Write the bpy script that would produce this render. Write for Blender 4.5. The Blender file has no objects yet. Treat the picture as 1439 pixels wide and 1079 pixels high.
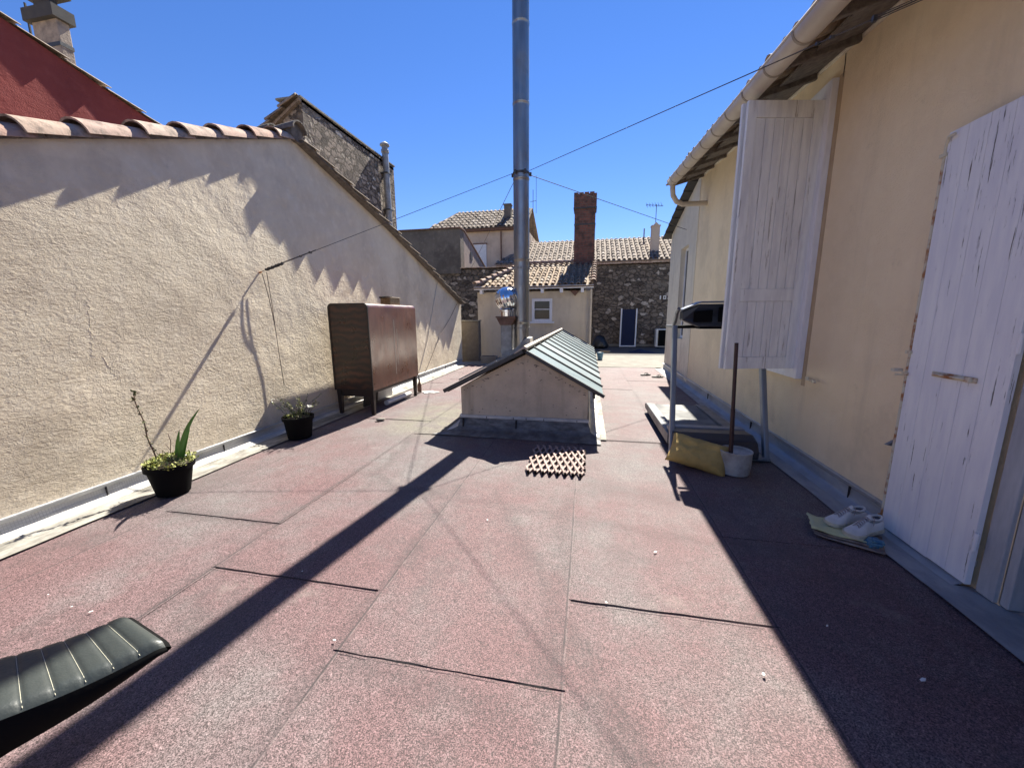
import bpy, bmesh, math, random
from mathutils import Vector, Matrix, noise
random.seed(11)
R = math.radians
scene = bpy.context.scene
COL = scene.collection
V = Vector

# ------------------------------------------------------------------ camera frame
F = 535.0; CX = 719.5; CY = 539.5; EYE = V((0, 0, 1.5))
_yw = V((826 - CX, 443 - CY, F)).normalized()
_dn = V((745 - CX, 3490 - CY, F)); _dn = (_dn - _yw * _dn.dot(_yw)).normalized()
_zw = -_dn; _xw = _yw.cross(_zw)
AX = (_xw, _yw, _zw)
cam = bpy.data.cameras.new('camera'); co = bpy.data.objects.new('camera', cam); COL.objects.link(co)
cam.sensor_width = 36; cam.lens = 36 * F / 1439; cam.clip_start = 0.03; cam.clip_end = 2000
right = V([a.x for a in AX]); up = -V([a.y for a in AX]); back = -V([a.z for a in AX])
m4 = Matrix((right, up, back)).transposed().to_4x4(); m4.translation = EYE
co.matrix_world = m4
scene.camera = co

def ray(x, y):
    d = V((x - CX, y - CY, F)); return V((_xw.dot(d), _yw.dot(d), _zw.dot(d)))
def PZ(x, y, z=0.0): d = ray(x, y); return EYE + d * ((z - EYE.z) / d.z)
def PX(x, y, X): d = ray(x, y); return EYE + d * (X / d.x)
def PY(x, y, Y): d = ray(x, y); return EYE + d * (Y / d.y)

# ------------------------------------------------------------------ mesh builder
class MB:
    def __init__(s): s.v = []; s.f = []; s.mi = []
    def add(s, vs, fs, mi=0):
        b = len(s.v); s.v += [V(p) for p in vs]
        for f in fs: s.f.append([b + i for i in f]); s.mi.append(mi)
        return s
    def box(s, c, d, rot=None, mi=0):
        c = V(c); vs = []
        for x in (-.5, .5):
            for y in (-.5, .5):
                for z in (-.5, .5):
                    p = V((x * d[0], y * d[1], z * d[2]))
                    if rot is not None: p = rot @ p
                    vs.append(c + p)
        return s.add(vs, [(0, 1, 3, 2), (4, 6, 7, 5), (0, 4, 5, 1), (2, 3, 7, 6), (0, 2, 6, 4), (1, 5, 7, 3)], mi)
    def bb(s, x0, x1, y0, y1, z0, z1, mi=0):
        return s.box(((x0 + x1) / 2, (y0 + y1) / 2, (z0 + z1) / 2), (abs(x1 - x0), abs(y1 - y0), abs(z1 - z0)), None, mi)
    def bar(s, a, b, w, h, upv=(0, 0, 1), mi=0):
        a = V(a); b = V(b); d = b - a; L = d.length; d.normalize(); upv = V(upv)
        sd = d.cross(upv); sd.normalize(); u = sd.cross(d)
        rot = Matrix((sd, d, u)).transposed()
        return s.box((a + b) / 2, (w, L, h), rot, mi)
    def prism(s, pts, off, mi=0):
        off = V(off); n = len(pts); a = [V(p) for p in pts]
        vs = a + [p + off for p in a]
        fs = [tuple(range(n))[::-1], tuple(range(n, 2 * n))]
        for i in range(n):
            j = (i + 1) % n; fs.append((i, j, n + j, n + i))
        return s.add(vs, fs, mi)
    def tube(s, path, r, seg=8, caps=True, mi=0):
        path = [V(p) for p in path]; n = len(path)
        rr = r if isinstance(r, (list, tuple)) else [r] * n
        vs = []; prev = None
        for i, p in enumerate(path):
            t = (path[min(i + 1, n - 1)] - path[max(i - 1, 0)])
            if t.length < 1e-9: t = V((0, 0, 1))
            t.normalize()
            if prev is None:
                a = V((0, 0, 1)) if abs(t.z) < .9 else V((1, 0, 0))
                u = t.cross(a).normalized()
            else:
                u = (prev - t * prev.dot(t)).normalized()
            prev = u; w = t.cross(u)
            for k in range(seg):
                an = 2 * math.pi * k / seg
                vs.append(p + (u * math.cos(an) + w * math.sin(an)) * rr[i])
        fs = []
        for i in range(n - 1):
            for k in range(seg):
                k2 = (k + 1) % seg
                fs.append((i * seg + k, i * seg + k2, (i + 1) * seg + k2, (i + 1) * seg + k))
        if caps:
            fs.append(tuple(range(seg))[::-1]); fs.append(tuple(range((n - 1) * seg, n * seg)))
        return s.add(vs, fs, mi)
    def lathe(s, prof, c=(0, 0, 0), seg=24, mod=None, mi=0):
        c = V(c); vs = []; fs = []; n = len(prof)
        for i, (r, z) in enumerate(prof):
            for k in range(seg):
                an = 2 * math.pi * k / seg; q = r
                if mod: q = mod(r, z, an)
                vs.append(c + V((q * math.cos(an), q * math.sin(an), z)))
        for i in range(n - 1):
            for k in range(seg):
                k2 = (k + 1) % seg
                fs.append((i * seg + k, i * seg + k2, (i + 1) * seg + k2, (i + 1) * seg + k))
        if prof[0][0] > 1e-4: fs.append(tuple(range(seg))[::-1])
        if prof[-1][0] > 1e-4: fs.append(tuple(range((n - 1) * seg, n * seg)))
        return s.add(vs, fs, mi)
    def grid(s, fn, nu, nv, mi=0, closed=False):
        vs = [fn(i / nu, j / nv) for j in range(nv + 1) for i in range(nu + 1)]
        fs = [(j * (nu + 1) + i, j * (nu + 1) + i + 1, (j + 1) * (nu + 1) + i + 1, (j + 1) * (nu + 1) + i) for j in range(nv) for i in range(nu)]
        return s.add(vs, fs, mi)
    def build(s, name, mat, parent=None, bevel=0, smooth=False, solid=0, sub=0, fixn=True, auto=None):
        me = bpy.data.meshes.new(name)
        off = V((0, 0, 0))
        if parent is not None:
            p = parent
            while p is not None: off += p.location; p = p.parent
        me.from_pydata([tuple(p - off) for p in s.v], [], s.f)
        mats = mat if isinstance(mat, (list, tuple)) else [mat]
        for m in mats: me.materials.append(m)
        for i, p in enumerate(me.polygons): p.material_index = s.mi[i]
        if fixn:
            bm = bmesh.new(); bm.from_mesh(me); bmesh.ops.recalc_face_normals(bm, faces=bm.faces); bm.to_mesh(me); bm.free()
        if smooth:
            for p in me.polygons: p.use_smooth = True
        me.update()
        o = bpy.data.objects.new(name, me); COL.objects.link(o)
        if parent is not None: o.parent = parent
        if solid:
            d = o.modifiers.new('solid', 'SOLIDIFY'); d.thickness = solid; d.offset = 0
        if bevel:
            d = o.modifiers.new('bevel', 'BEVEL'); d.width = bevel; d.segments = 2; d.limit_method = 'ANGLE'; d.angle_limit = R(40)
        if sub:
            d = o.modifiers.new('sub', 'SUBSURF'); d.levels = sub; d.render_levels = sub
        if auto is not None:
            for p in me.polygons: p.use_smooth = True
            me.set_sharp_from_angle(angle=R(auto))
        return o

def split(mb, name, mat, parent, **k):
    """one object per loose piece"""
    n = len(mb.v); par = list(range(n))
    def find(a):
        while par[a] != a: par[a] = par[par[a]]; a = par[a]
        return a
    for f in mb.f:
        for i in f[1:]: par[find(i)] = find(f[0])
    g = {}
    for fi, f in enumerate(mb.f): g.setdefault(find(f[0]), []).append(f)
    for fs in g.values():
        q = MB(); ids = sorted({i for f in fs for i in f}); mp = {i: j for j, i in enumerate(ids)}
        q.add([mb.v[i] for i in ids], [[mp[i] for i in f] for f in fs]); q.build(name, mat, parent, **k)

def thing(name, label, cat, loc=(0, 0, 0), group=None):
    o = bpy.data.objects.new(name, None); COL.objects.link(o); o.location = loc; o.empty_display_size = .1
    return tag(o, label, cat, group)
def tag(o, label, cat, group=None):
    o['label'] = label; o['category'] = cat
    if group: o['group'] = group
    return o
def struct(o): o['kind'] = 'structure'; return o
def sub(name, mb, mat, parent, **k): return mb.build(name, mat, parent, **k)
def copy_tree(root, loc, rotz=0, label=None):
    kids = {}
    for o in COL.objects:
        if o.parent: kids.setdefault(o.parent.name, []).append(o)
    def rec(o, par):
        c = o.copy(); COL.objects.link(c)
        if par is not None: c.parent = par
        for ch in kids.get(o.name, []): rec(ch, c)
        return c
    r = rec(root, None); r.location = loc; r.rotation_euler = (0, 0, rotz)
    if label: r['label'] = label
    return r

# ------------------------------------------------------------------ node helpers
class NT:
    def __init__(s, name):
        s.m = bpy.data.materials.new(name); s.m.use_nodes = True
        s.t = s.m.node_tree; s.t.nodes.clear()
        s.out = s.n('ShaderNodeOutputMaterial'); s.p = s.n('ShaderNodeBsdfPrincipled')
        s.l(s.p.outputs[0], s.out.inputs[0])
        s.co = s.n('ShaderNodeTexCoord').outputs['Object']
    def n(s, t, **k):
        x = s.t.nodes.new(t)
        for a, b in k.items(): setattr(x, a, b)
        return x
    def l(s, a, b): s.t.links.new(a, b)
    def inp(s, sock, v):
        if hasattr(v, 'is_output') or isinstance(v, bpy.types.NodeSocket): s.l(v, sock)
        else: sock.default_value = v if not (isinstance(v, tuple) and len(v) == 3 and sock.type == 'RGBA') else (*v, 1)
    def noise(s, scale, detail=4, rough=.55, co=None, dist=0, col=False):
        x = s.n('ShaderNodeTexNoise'); x.inputs['Scale'].default_value = scale; x.inputs['Detail'].default_value = detail
        x.inputs['Roughness'].default_value = rough; x.inputs['Distortion'].default_value = dist
        s.l(co or s.co, x.inputs['Vector']); return x.outputs['Color' if col else 'Fac']
    def vor(s, scale, feature='F1', co=None, out='Distance', rnd=1):
        x = s.n('ShaderNodeTexVoronoi', feature=feature); x.inputs['Scale'].default_value = scale
        x.inputs['Randomness'].default_value = rnd
        s.l(co or s.co, x.inputs['Vector']); return x.outputs[out]
    def ramp(s, fac, stops, interp='LINEAR'):
        x = s.n('ShaderNodeValToRGB'); x.color_ramp.interpolation = interp
        e = x.color_ramp.elements
        while len(e) < len(stops): e.new(.5)
        for i, (p, c) in enumerate(stops):
            e[i].position = p; e[i].color = (c, c, c, 1) if isinstance(c, (int, float)) else (*c, 1)
        s.l(fac, x.inputs[0]); return x.outputs[0]
    def mix(s, fac, a, b, mode='MIX'):
        x = s.n('ShaderNodeMix', data_type='RGBA', blend_type=mode)
        s.inp(x.inputs[0], fac); s.inp(x.inputs[6], a); s.inp(x.inputs[7], b); return x.outputs[2]
    def math(s, op, a, b=0.0, c=0.0, clamp=False):
        x = s.n('ShaderNodeMath', operation=op); x.use_clamp = clamp
        s.inp(x.inputs[0], a); s.inp(x.inputs[1], b)
        if op in ('MULTIPLY_ADD', 'SMOOTH_MIN', 'COMPARE'): s.inp(x.inputs[2], c)
        return x.outputs[0]
    def map(s, scale=(1, 1, 1), rot=(0, 0, 0), loc=(0, 0, 0)):
        x = s.n('ShaderNodeMapping'); x.inputs['Scale'].default_value = scale; x.inputs['Rotation'].default_value = rot
        x.inputs['Location'].default_value = loc
        s.l(s.co, x.inputs['Vector']); return x.outputs[0]
    def xyz(s):
        x = s.n('ShaderNodeSeparateXYZ'); s.l(s.co, x.inputs[0]); return x.outputs
    def rng(s, v, a, b, c=0.0, d=1.0):
        x = s.n('ShaderNodeMapRange'); x.interpolation_type = 'SMOOTHSTEP'
        s.inp(x.inputs[0], v); x.inputs[1].default_value = a; x.inputs[2].default_value = b; x.inputs[3].default_value = c; x.inputs[4].default_value = d
        return x.outputs[0]
    def bump(s, h, strength=1, dist=.01, prev=None):
        x = s.n('ShaderNodeBump'); s.inp(x.inputs['Strength'], strength); x.inputs['Distance'].default_value = dist
        s.l(h, x.inputs['Height'])
        if prev is not None: s.l(prev, x.inputs['Normal'])
        return x.outputs[0]
    def fin(s, col, rough=.8, metal=0, nrm=None, spec=.5, **k):
        s.inp(s.p.inputs['Base Color'], col); s.inp(s.p.inputs['Roughness'], rough); s.inp(s.p.inputs['Metallic'], metal)
        s.p.inputs['Specular IOR Level'].default_value = spec
        if nrm is not None: s.l(nrm, s.p.inputs['Normal'])
        for a, b in k.items(): s.inp(s.p.inputs[a.replace('_', ' ')], b)
        return s.m

def simple(name, c1, c2=None, scale=6, rough=.7, metal=0, bs=60, bd=.001, spec=.5, stretch=(1, 1, 1), lo=.35, hi=.65, **k):
    t = NT(name); c2 = c2 or tuple(x * .75 for x in c1)
    co = t.map(stretch)
    n = t.noise(scale, 5, .6, co); f = t.ramp(n, [(lo, 0.0), (hi, 1.0)])
    col = t.mix(f, c1, c2)
    b = t.bump(t.noise(bs, 3, .6, co), 1, bd) if bd else None
    rr = t.rng(n, .3, .7, rough - .06, rough + .06)
    return t.fin(col, rr, metal, b, spec, **k)

# ------------------------------------------------------------------ materials
def segmask(t, x, y, a, b, w, nz):
    """soft stain along the floor line a-b (a water mark), half width w"""
    ax, ay = a; bx, by = b; L = math.hypot(bx - ax, by - ay); ux, uy = (bx - ax) / L, (by - ay) / L
    dx = t.math('SUBTRACT', x, ax); dy = t.math('SUBTRACT', y, ay)
    al = t.math('ADD', t.math('MULTIPLY', dx, ux), t.math('MULTIPLY', dy, uy))
    pe = t.math('ABSOLUTE', t.math('ADD', t.math('SUBTRACT', t.math('MULTIPLY', dx, uy), t.math('MULTIPLY', dy, ux)), nz))
    m = t.rng(pe, 0, w, 1, 0)
    e1 = t.rng(al, -.15, .15); e2 = t.rng(al, L - .2, L + .1, 1, 0)
    return t.math('MULTIPLY', m, t.math('MULTIPLY', e1, e2))

def m_felt():
    t = NT('mineral_roofing_felt')
    X, Y, Z = t.xyz()
    g1 = t.noise(200, 3, .8); g2 = t.vor(260, 'F1', out='Color'); g3 = t.noise(70, 4, .75)
    big = t.noise(.75, 5, .6); med = t.noise(3.2, 6, .65)
    # fresh pink granules against worn grey ones
    worn = t.math('ADD', t.rng(Y, .6, 4.2, 0, .5), t.rng(big, .35, .68, -.35, .5), clamp=True)
    worn = t.math('ADD', worn, t.rng(med, .4, .72, -.12, .35), clamp=True)
    worn = t.math('MULTIPLY', worn, t.rng(Y, 6.5, 9, 1, .45))
    pink = t.mix(t.rng(big, .3, .7), (.146, .085, .087), (.172, .116, .118))
    grey = t.mix(t.rng(med, .3, .7), (.130, .112, .112), (.165, .147, .144))
    base = t.mix(worn, pink, grey)
    # the pale mossy zone by the skylight
    z1 = t.math('MULTIPLY', t.rng(t.math('ABSOLUTE', t.math('SUBTRACT', X, -2.1)), .3, .9, 1, 0), t.rng(t.math('ABSOLUTE', t.math('SUBTRACT', Y, 5.3)), .4, 1.3, 1, 0))
    base = t.mix(t.math('MULTIPLY', z1, t.rng(med, .35, .6, .3, .95)), base, (.18, .165, .125))
    sep = t.n('ShaderNodeSeparateColor'); t.l(g2, sep.inputs[0])
    sp = sep.outputs[0]
    k = t.ramp(sp, [(0, .15), (.28, .6), (.5, 1.1), (.85, 1.3), (1, 1.8)])
    base = t.mix(.85, base, k, 'MULTIPLY')
    k2 = t.ramp(g1, [(.3, .12), (.43, .55), (.51, 1.12), (.60, 1.3), (.75, 1.7)])
    base = t.mix(.8, base, k2, 'MULTIPLY')
    base = t.mix(.45, base, t.ramp(g3, [(.32, .4), (.46, .9), (.56, 1.1), (.68, 1.7)]), 'MULTIPLY')
    base = t.mix(t.rng(t.noise(1.25, 7, .72), .50, .66, 0, .42), base, (.075, .062, .062))
    base = t.mix(t.rng(t.noise(2.1, 6, .7, t.map(loc=(5, 3, 0))), .60, .70, 0, .30), base, (.25, .21, .19))
    nz = t.math('MULTIPLY', t.math('SUBTRACT', med, .5), .22)
    st = 0.0
    for a, b, w, s_ in (((-.75, 3.0), (.1, 1.35), .09, .24), ((.05, 1.4), (.45, .9), .1, .28), ((-2.1, 3.2), (-1.5, 2.8), .12, .25), ((-1.5, 2.9), (.9, 2.5), .1, .2),
                       ((-.12, 3.0), (-.12, 1.2), .13, .22), ((-1.15, 1.3), (-.2, 1.15), .1, .25), ((-3.2, 2.2), (-2.2, 2.2), .12, .25), ((-2.15, 4.4), (-1.9, 2.7), .1, .2),
                       ((-1.1, .8), (-1.1, 3.2), .07, .25), ((-2.2, 1.0), (-2.2, 3.4), .06, .28), ((0, 3.3), (1.2, 3.0), .25, .22)):
        st = t.math('MAXIMUM', st, t.math('MULTIPLY', segmask(t, X, Y, a, b, w, nz), s_))
    base = t.mix(st, base, (.03, .025, .026))
    # lap lines: every roll about a metre wide, edge picked out by a pale scratched line
    for xe in (-3.19, -2.19, -1.07, -.06, .95):
        d = t.math('ABSOLUTE', t.math('SUBTRACT', X, t.math('ADD', xe, t.math('MULTIPLY', t.math('SUBTRACT', big, .5), .03))))
        d2 = t.math('ABSOLUTE', t.math('ADD', t.math('SUBTRACT', X, t.math('ADD', xe, t.math('MULTIPLY', t.math('SUBTRACT', big, .5), .03))), .008))
        base = t.mix(t.math('MULTIPLY', t.rng(d2, 0, .009, 1, 0), t.rng(t.noise(6, 4), .3, .6, .25, .85)), base, (.035, .03, .032))
        base = t.mix(t.math('MULTIPLY', t.rng(d, 0, .006, 1, 0), t.rng(t.noise(25, 2), .4, .6, .05, .40)), base, (.25, .20, .19))
    h = t.math('ADD', t.math('MULTIPLY', g1, .7), t.math('MULTIPLY', sp, .5))
    n = t.bump(h, .8, .004); n = t.bump(t.noise(2.2, 4), .5, .03, n)
    return t.fin(base, t.rng(sp, 0, 1, .58, .85), 0, n, .36)

def m_stucco(name, c1, c2, c3, bscale, bdist, zsoft=None, fine=.0015, streak=.25):
    t = NT(name)
    X, Y, Z = t.xyz()
    warp = t.map((1, 1, 1.4))
    n1 = t.noise(1.1, 5, .6); n2 = t.noise(7, 5, .6)
    col = t.mix(t.rng(n1, .3, .7), c1, c2)
    col = t.mix(t.rng(n2, .45, .75, 0, .5), col, c3)
    big_ = t.noise(.55, 6, .7)
    col = t.mix(t.rng(big_, .50, .62, 0, .35), col, tuple(v * .74 for v in c2))
    col = t.mix(t.rng(t.noise(2.3, 6, .75), .60, .70, 0, .4), col, tuple(v * .68 for v in c2))
    drip = t.noise(5, 4, .6, t.map((1, 1, .12)))
    col = t.mix(t.rng(drip, .52, .75, 0, streak), col, tuple(v * .55 for v in c3))
    a = t.noise(bscale, 7, .68, warp, dist=.35); b = t.noise(bscale * .35, 5, .7, t.map((1, .7, 1.8)))
    h = t.math('ADD', a, t.math('MULTIPLY', b, .8))
    st = 1.0
    if zsoft: st = t.math('MULTIPLY', t.rng(t.math('ADD', Z, t.math('MULTIPLY', t.math('SUBTRACT', n1, .5), 1.6)), zsoft[0], zsoft[1], 1, .12), t.rng(t.noise(.8, 3), .3, .65, .45, 1.0))
    nn = t.bump(h, st, bdist); nn = t.bump(t.vor(95, 'F1', t.map((1, 1, 1.3))), t.rng(t.noise(3, 3), .35, .65, .1, .8), fine * 3, nn); nn = t.bump(t.noise(2.1, 4, .55), .8, .07 if zsoft else .03, nn)
    return t.fin(col, .93, 0, nn, .2)

def m_stone(name, dark, mid, light, mortar, scale=4.2, flat=1.6):
    t = NT(name)
    co0 = t.map((1, 1, flat))
    wn = t.noise(4.5, 5, .7, col=True)
    vm = t.n('ShaderNodeVectorMath', operation='MULTIPLY_ADD'); t.l(wn, vm.inputs[0]); vm.inputs[1].default_value = (.38, .38, .38); t.l(co0, vm.inputs[2])
    co = vm.outputs[0]
    cell = t.vor(scale, 'F1', co, 'Color'); edge = t.vor(scale, 'DISTANCE_TO_EDGE', co)
    sep = t.n('ShaderNodeSeparateColor'); t.l(cell, sep.inputs[0])
    c = t.ramp(sep.outputs[0], [(0, dark), (.5, mid), (.86, mid), (.93, light), (1, light)])
    c = t.mix(t.rng(t.noise(14, 5, .65), .35, .7, 0, .65), c, dark)
    mo = t.mix(t.rng(t.noise(9, 4), .4, .65), mortar, dark)
    k = t.rng(t.math('ADD', edge, t.math('MULTIPLY', t.math('SUBTRACT', t.noise(22, 4, .7), .5), .16)), .0, .13)
    c = t.mix(k, mo, c)
    pl = t.rng(t.noise(.9, 4, .6), .58, .66, 0, .8)
    c = t.mix(pl, c, mortar)
    h = t.math('ADD', t.math('MULTIPLY', k, t.math('SUBTRACT', 1.0, pl)), t.math('MULTIPLY', t.noise(25, 4), .35))
    return t.fin(c, .95, 0, t.bump(h, 1, .04), .15)

def m_brick(name):
    t = NT(name)
    X, Y, Z = t.xyz()
    cb = t.n('ShaderNodeCombineXYZ'); t.l(t.math('ADD', X, Y), cb.inputs[0]); t.l(Z, cb.inputs[1])
    b = t.n('ShaderNodeTexBrick'); t.l(cb.outputs[0], b.inputs[0]); b.inputs['Scale'].default_value = 1
    b.inputs['Brick Width'].default_value = .23; b.inputs['Row Height'].default_value = .085; b.inputs['Mortar Size'].default_value = .009
    b.inputs['Color1'].default_value = (.21, .085, .062, 1); b.inputs['Color2'].default_value = (.12, .06, .048, 1); b.inputs['Mortar'].default_value = (.12, .1, .085, 1)
    c = t.mix(t.rng(t.noise(5, 5), .42, .7, 0, .8), b.outputs[0], (.05, .04, .036))
    return t.fin(c, .92, 0, t.bump(b.outputs['Fac'], -1, .012), .2)

def m_tile(name, cols, rough=.85):
    t = NT(name)
    g = t.n('ShaderNodeNewGeometry').outputs['Random Per Island']
    c = t.ramp(g, [(i / (len(cols) - 1), c) for i, c in enumerate(cols)])
    c = t.mix(t.rng(t.noise(9, 5, .65), .42, .7, 0, .75), c, (.07, .06, .05))
    c = t.mix(t.rng(t.noise(30, 3, .6), .55, .75, 0, .5), c, (.42, .38, .32))
    return t.fin(c, rough, 0, t.bump(t.noise(60, 3), 1, .003), .25)

def m_paint(name, base, under, amount=.62, scale=9, stretch=(14, 14, 1), grain=.0015, tint=None, planks=None):
    t = NT(name)
    st = t.map(stretch)
    n = t.noise(scale * .16, 6, .7, st); n2 = t.noise(.9, 4, .6)
    f = t.rng(t.math('ADD', n, t.math('MULTIPLY', t.math('SUBTRACT', n2, .5), .22)), amount, amount + .05)
    w = t.noise(3, 4, .6, t.map((6, 6, .8)))
    c = t.mix(t.rng(w, .3, .7), base, tint or tuple(v * .85 for v in base))
    c = t.mix(f, c, under)
    h = t.math('SUBTRACT', t.math('MULTIPLY', t.noise(20, 3, .6, t.map((5, 5, .35))), .5), f)
    return t.fin(c, t.mix(f, (.5, .5, .5), (.9, .9, .9)), 0, t.bump(h, 1, grain), .35)

def m_zinc(name, c1, c2, rough=.45, metal=.6, mesh=False, streak=True):
    t = NT(name)
    n = t.noise(6, 6, .65, t.map((1, .5, 3)) if streak else None); n2 = t.noise(1.7, 4)
    c = t.mix(t.rng(n, .35, .68), c1, c2)
    c = t.mix(t.rng(n2, .5, .75, 0, .6), c, tuple(v * .55 for v in c1))
    h = t.noise(9, 5, .6)
    nn = t.bump(h, .7, .015)
    if mesh:
        X, Y, Z = t.xyz()
        w = t.math('MAXIMUM', t.math('ABSOLUTE', t.math('SINE', t.math('MULTIPLY', Y, 3.14159 / .018))), t.math('ABSOLUTE', t.math('SINE', t.math('MULTIPLY', t.math('ADD', Z, X), 3.14159 / .018))))
        g = t.math('MULTIPLY', t.rng(w, .93, .985), t.rng(n2, .35, .6))
        c = t.mix(t.math('MULTIPLY', g, .5), c, tuple(v * .35 for v in c1)); nn = t.bump(g, .6, .002, nn)
    return t.fin(c, t.rng(n, .3, .7, rough, rough + .25), metal, nn, .5)

MT = {}
MT['felt'] = m_felt()
MT['stucco_left'] = m_stucco('rough_render_beige', (.76, .66, .50), (.63, .535, .405), (.82, .73, .58), 30, .025, (1.9, 3.3), streak=.12)
MT['stucco_right'] = m_stucco('fine_render_ochre', (.85, .70, .47), (.80, .655, .44), (.88, .74, .52), 60, .003, streak=.22)
MT['stucco_cornice'] = m_stucco('cornice_render', (.74, .67, .53), (.66, .59, .47), (.6, .53, .41), 60, .003, streak=.35)
MT['stucco_red'] = m_stucco('red_render', (.25, .058, .05), (.21, .048, .042), (.28, .08, .07), 22, .006, streak=.2)
MT['stucco_house'] = m_stucco('cream_render', (.66, .57, .44), (.59, .50, .385), (.69, .61, .48), 40, .004, streak=.35)
MT['chimney_render'] = simple('shade_darkened_render', (.40, .33, .26), (.20, .165, .14), 6, .95, bs=40, bd=.006)  # darkened all over to stand in for the shade on the chimney front
MT['sky_wall_dirt'] = simple('grime', (.16, .13, .11), (.24, .2, .17), 30, .95, bs=60, bd=.004)
MT['stucco_sky'] = m_stucco('skylight_render', (.70, .58, .43), (.62, .51, .38), (.48, .39, .29), 45, .006, streak=.45)
MT['stucco_back'] = m_stucco('back_house_render', (.62, .50, .37), (.56, .44, .33), (.5, .4, .3), 30, .004)
MT['dark_render'] = m_stucco('blackened_render', (.17, .148, .125), (.11, .095, .083), (.24, .21, .18), 25, .008, streak=.5)
MT['stone_shade'] = m_stone('rubble_stone', (.075, .06, .05), (.24, .195, .155), (.58, .50, .42), (.20, .17, .14), 3.8)
MT['stone_tall'] = m_stone('rubble_stone_tall', (.10, .082, .07), (.34, .28, .225), (.66, .58, .48), (.17, .145, .12), 4.6)
MT['brick'] = m_brick('old_brick')
MT['tile_back'] = m_tile('canal_tiles_weathered', [(.12, .085, .066), (.22, .165, .125), (.32, .25, .195), (.16, .12, .095), (.42, .35, .29)])
MT['tile_house'] = m_tile('canal_tiles_ochre', [(.28, .18, .12), (.38, .28, .18), (.44, .36, .28), (.25, .18, .12), (.35, .25, .18)])
MT['tile_pink'] = m_tile('canal_tiles_pink', [(.40, .25, .195), (.47, .35, .27), (.43, .28, .23), (.50, .40, .32)])
MT['mortar'] = simple('dark_mortar_eave_shade', (.10, .085, .07), (.2, .17, .14), 18, .95, bs=40, bd=.01)
MT['rail'] = m_zinc('aluminium_rail', (.55, .56, .58), (.42, .43, .45), .35, .7)
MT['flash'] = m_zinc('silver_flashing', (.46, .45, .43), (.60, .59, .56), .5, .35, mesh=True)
MT['flash_front'] = m_zinc('shaded_bitumen_flashing', (.20, .20, .205), (.10, .098, .10), .6, .2)  # darker copy of the flashing, shade of the skylight front put into its colour
MT['flash_right'] = m_zinc('grey_flashing', (.30, .31, .33), (.40, .41, .42), .5, .35)
MT['strip'] = m_zinc('silver_coated_strip', (.36, .345, .31), (.15, .14, .12), .65, .1)
MT['strip_right'] = m_zinc('grey_coated_strip', (.34, .34, .34), (.25, .25, .26), .6, .15)
MT['concrete'] = simple('pale_concrete', (.25, .235, .20), (.18, .168, .145), 3, .95, bs=35, bd=.006, stretch=(1, 3, 1))
MT['ground'] = simple('far_ground', (.16, .15, .12), (.10, .11, .07), .2, .95, bd=0)
MT['courtyard'] = simple('dark_bitumen', (.06, .055, .05), (.10, .09, .08), 2, .9, bs=50, bd=.004)
MT['gutter'] = simple('cream_pvc', (.54, .465, .375), (.44, .37, .29), 4, .45, bs=8, bd=.001, stretch=(1, .6, 1))
MT['gutter_ring'] = simple('gutter_bracket_metal', (.34, .29, .22), (.24, .19, .14), 20, .6, bd=0)
MT['shutter'] = m_paint('whitewashed_wood', (.88, .87, .83), (.5, .47, .44), .60, 14, (13, 13, .9), .0015, (.72, .71, .70))
MT['door'] = m_paint('flaking_lavender_paint', (.80, .80, .81), (.17, .15, .13), .630, 15, (26, 26, 1.4), .002, (.70, .70, .75))
MT['jamb'] = simple('grey_jamb_paint', (.42, .44, .47), (.32, .34, .37), 8, .6, bs=30, bd=.0008, stretch=(3, 3, .5))
MT['frame_white'] = simple('white_frame_paint', (.82, .82, .84), (.72, .72, .75), 8, .5, bs=30, bd=.0008, stretch=(3, 3, .5))
MT['rust'] = simple('rusty_painted_rod', (.62, .57, .44), (.33, .14, .05), 11, .7, bs=80, bd=.002, lo=.5, hi=.62)
MT['steel'] = None
def m_flue():
    t = NT('stainless_flue'); X, Y, Z = t.xyz()
    n = t.noise(9, 4, .6, t.map((1, 1, .12))); n2 = t.noise(3, 5, .6)
    c = t.mix(t.rng(n, .35, .65), (.36, .355, .345), (.27, .265, .255))
    c = t.mix(t.rng(n2, .5, .75, 0, .6), c, (.25, .235, .215))
    return t.fin(c, t.rng(n2, .3, .7, .30, .48), .92, t.bump(t.noise(2.2, 3, .5, t.map((2, 2, 1))), .6, .02))
MT['steel'] = m_flue()
MT['chrome'] = simple('polished_vent_metal', (.80, .81, .83), (.70, .71, .73), 12, .14, 1.0, bd=0)
MT['galv'] = simple('galvanised_sheet', (.34, .34, .33), (.20, .19, .18), 7, .55, .5, bs=20, bd=.004)
MT['rustbrown'] = simple('rusty_brown_sheet', (.22, .12, .085), (.12, .07, .05), 14, .8, .1, bs=50, bd=.003)
MT['black_metal'] = simple('black_glazing_bar', (.03, .032, .032), (.05, .05, .048), 10, .5, bs=40, bd=.001)
def m_pane(name, c1, c2, rough):
    t = NT(name)
    g = t.n('ShaderNodeObjectInfo').outputs['Random']
    c = t.mix(g, c1, c2)
    c = t.mix(t.rng(t.noise(5, 5, .6), .45, .75, 0, .35), c, tuple(v * .7 for v in c2))
    return t.fin(c, rough, 0, t.bump(t.noise(40, 2), .3, .001), .8)
MT['pane'] = m_pane('wired_skylight_glass', (.22, .29, .30), (.40, .45, .46), .26)
MT['dark_glass'] = simple('dark_window_glass', (.012, .014, .018), (.03, .032, .035), 2, .06, bd=0, spec=.35)
MT['ridge_zinc'] = simple('beige_zinc_cap', (.44, .37, .30), (.36, .30, .245), 8, .6, .1, bs=20, bd=.002)
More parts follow.
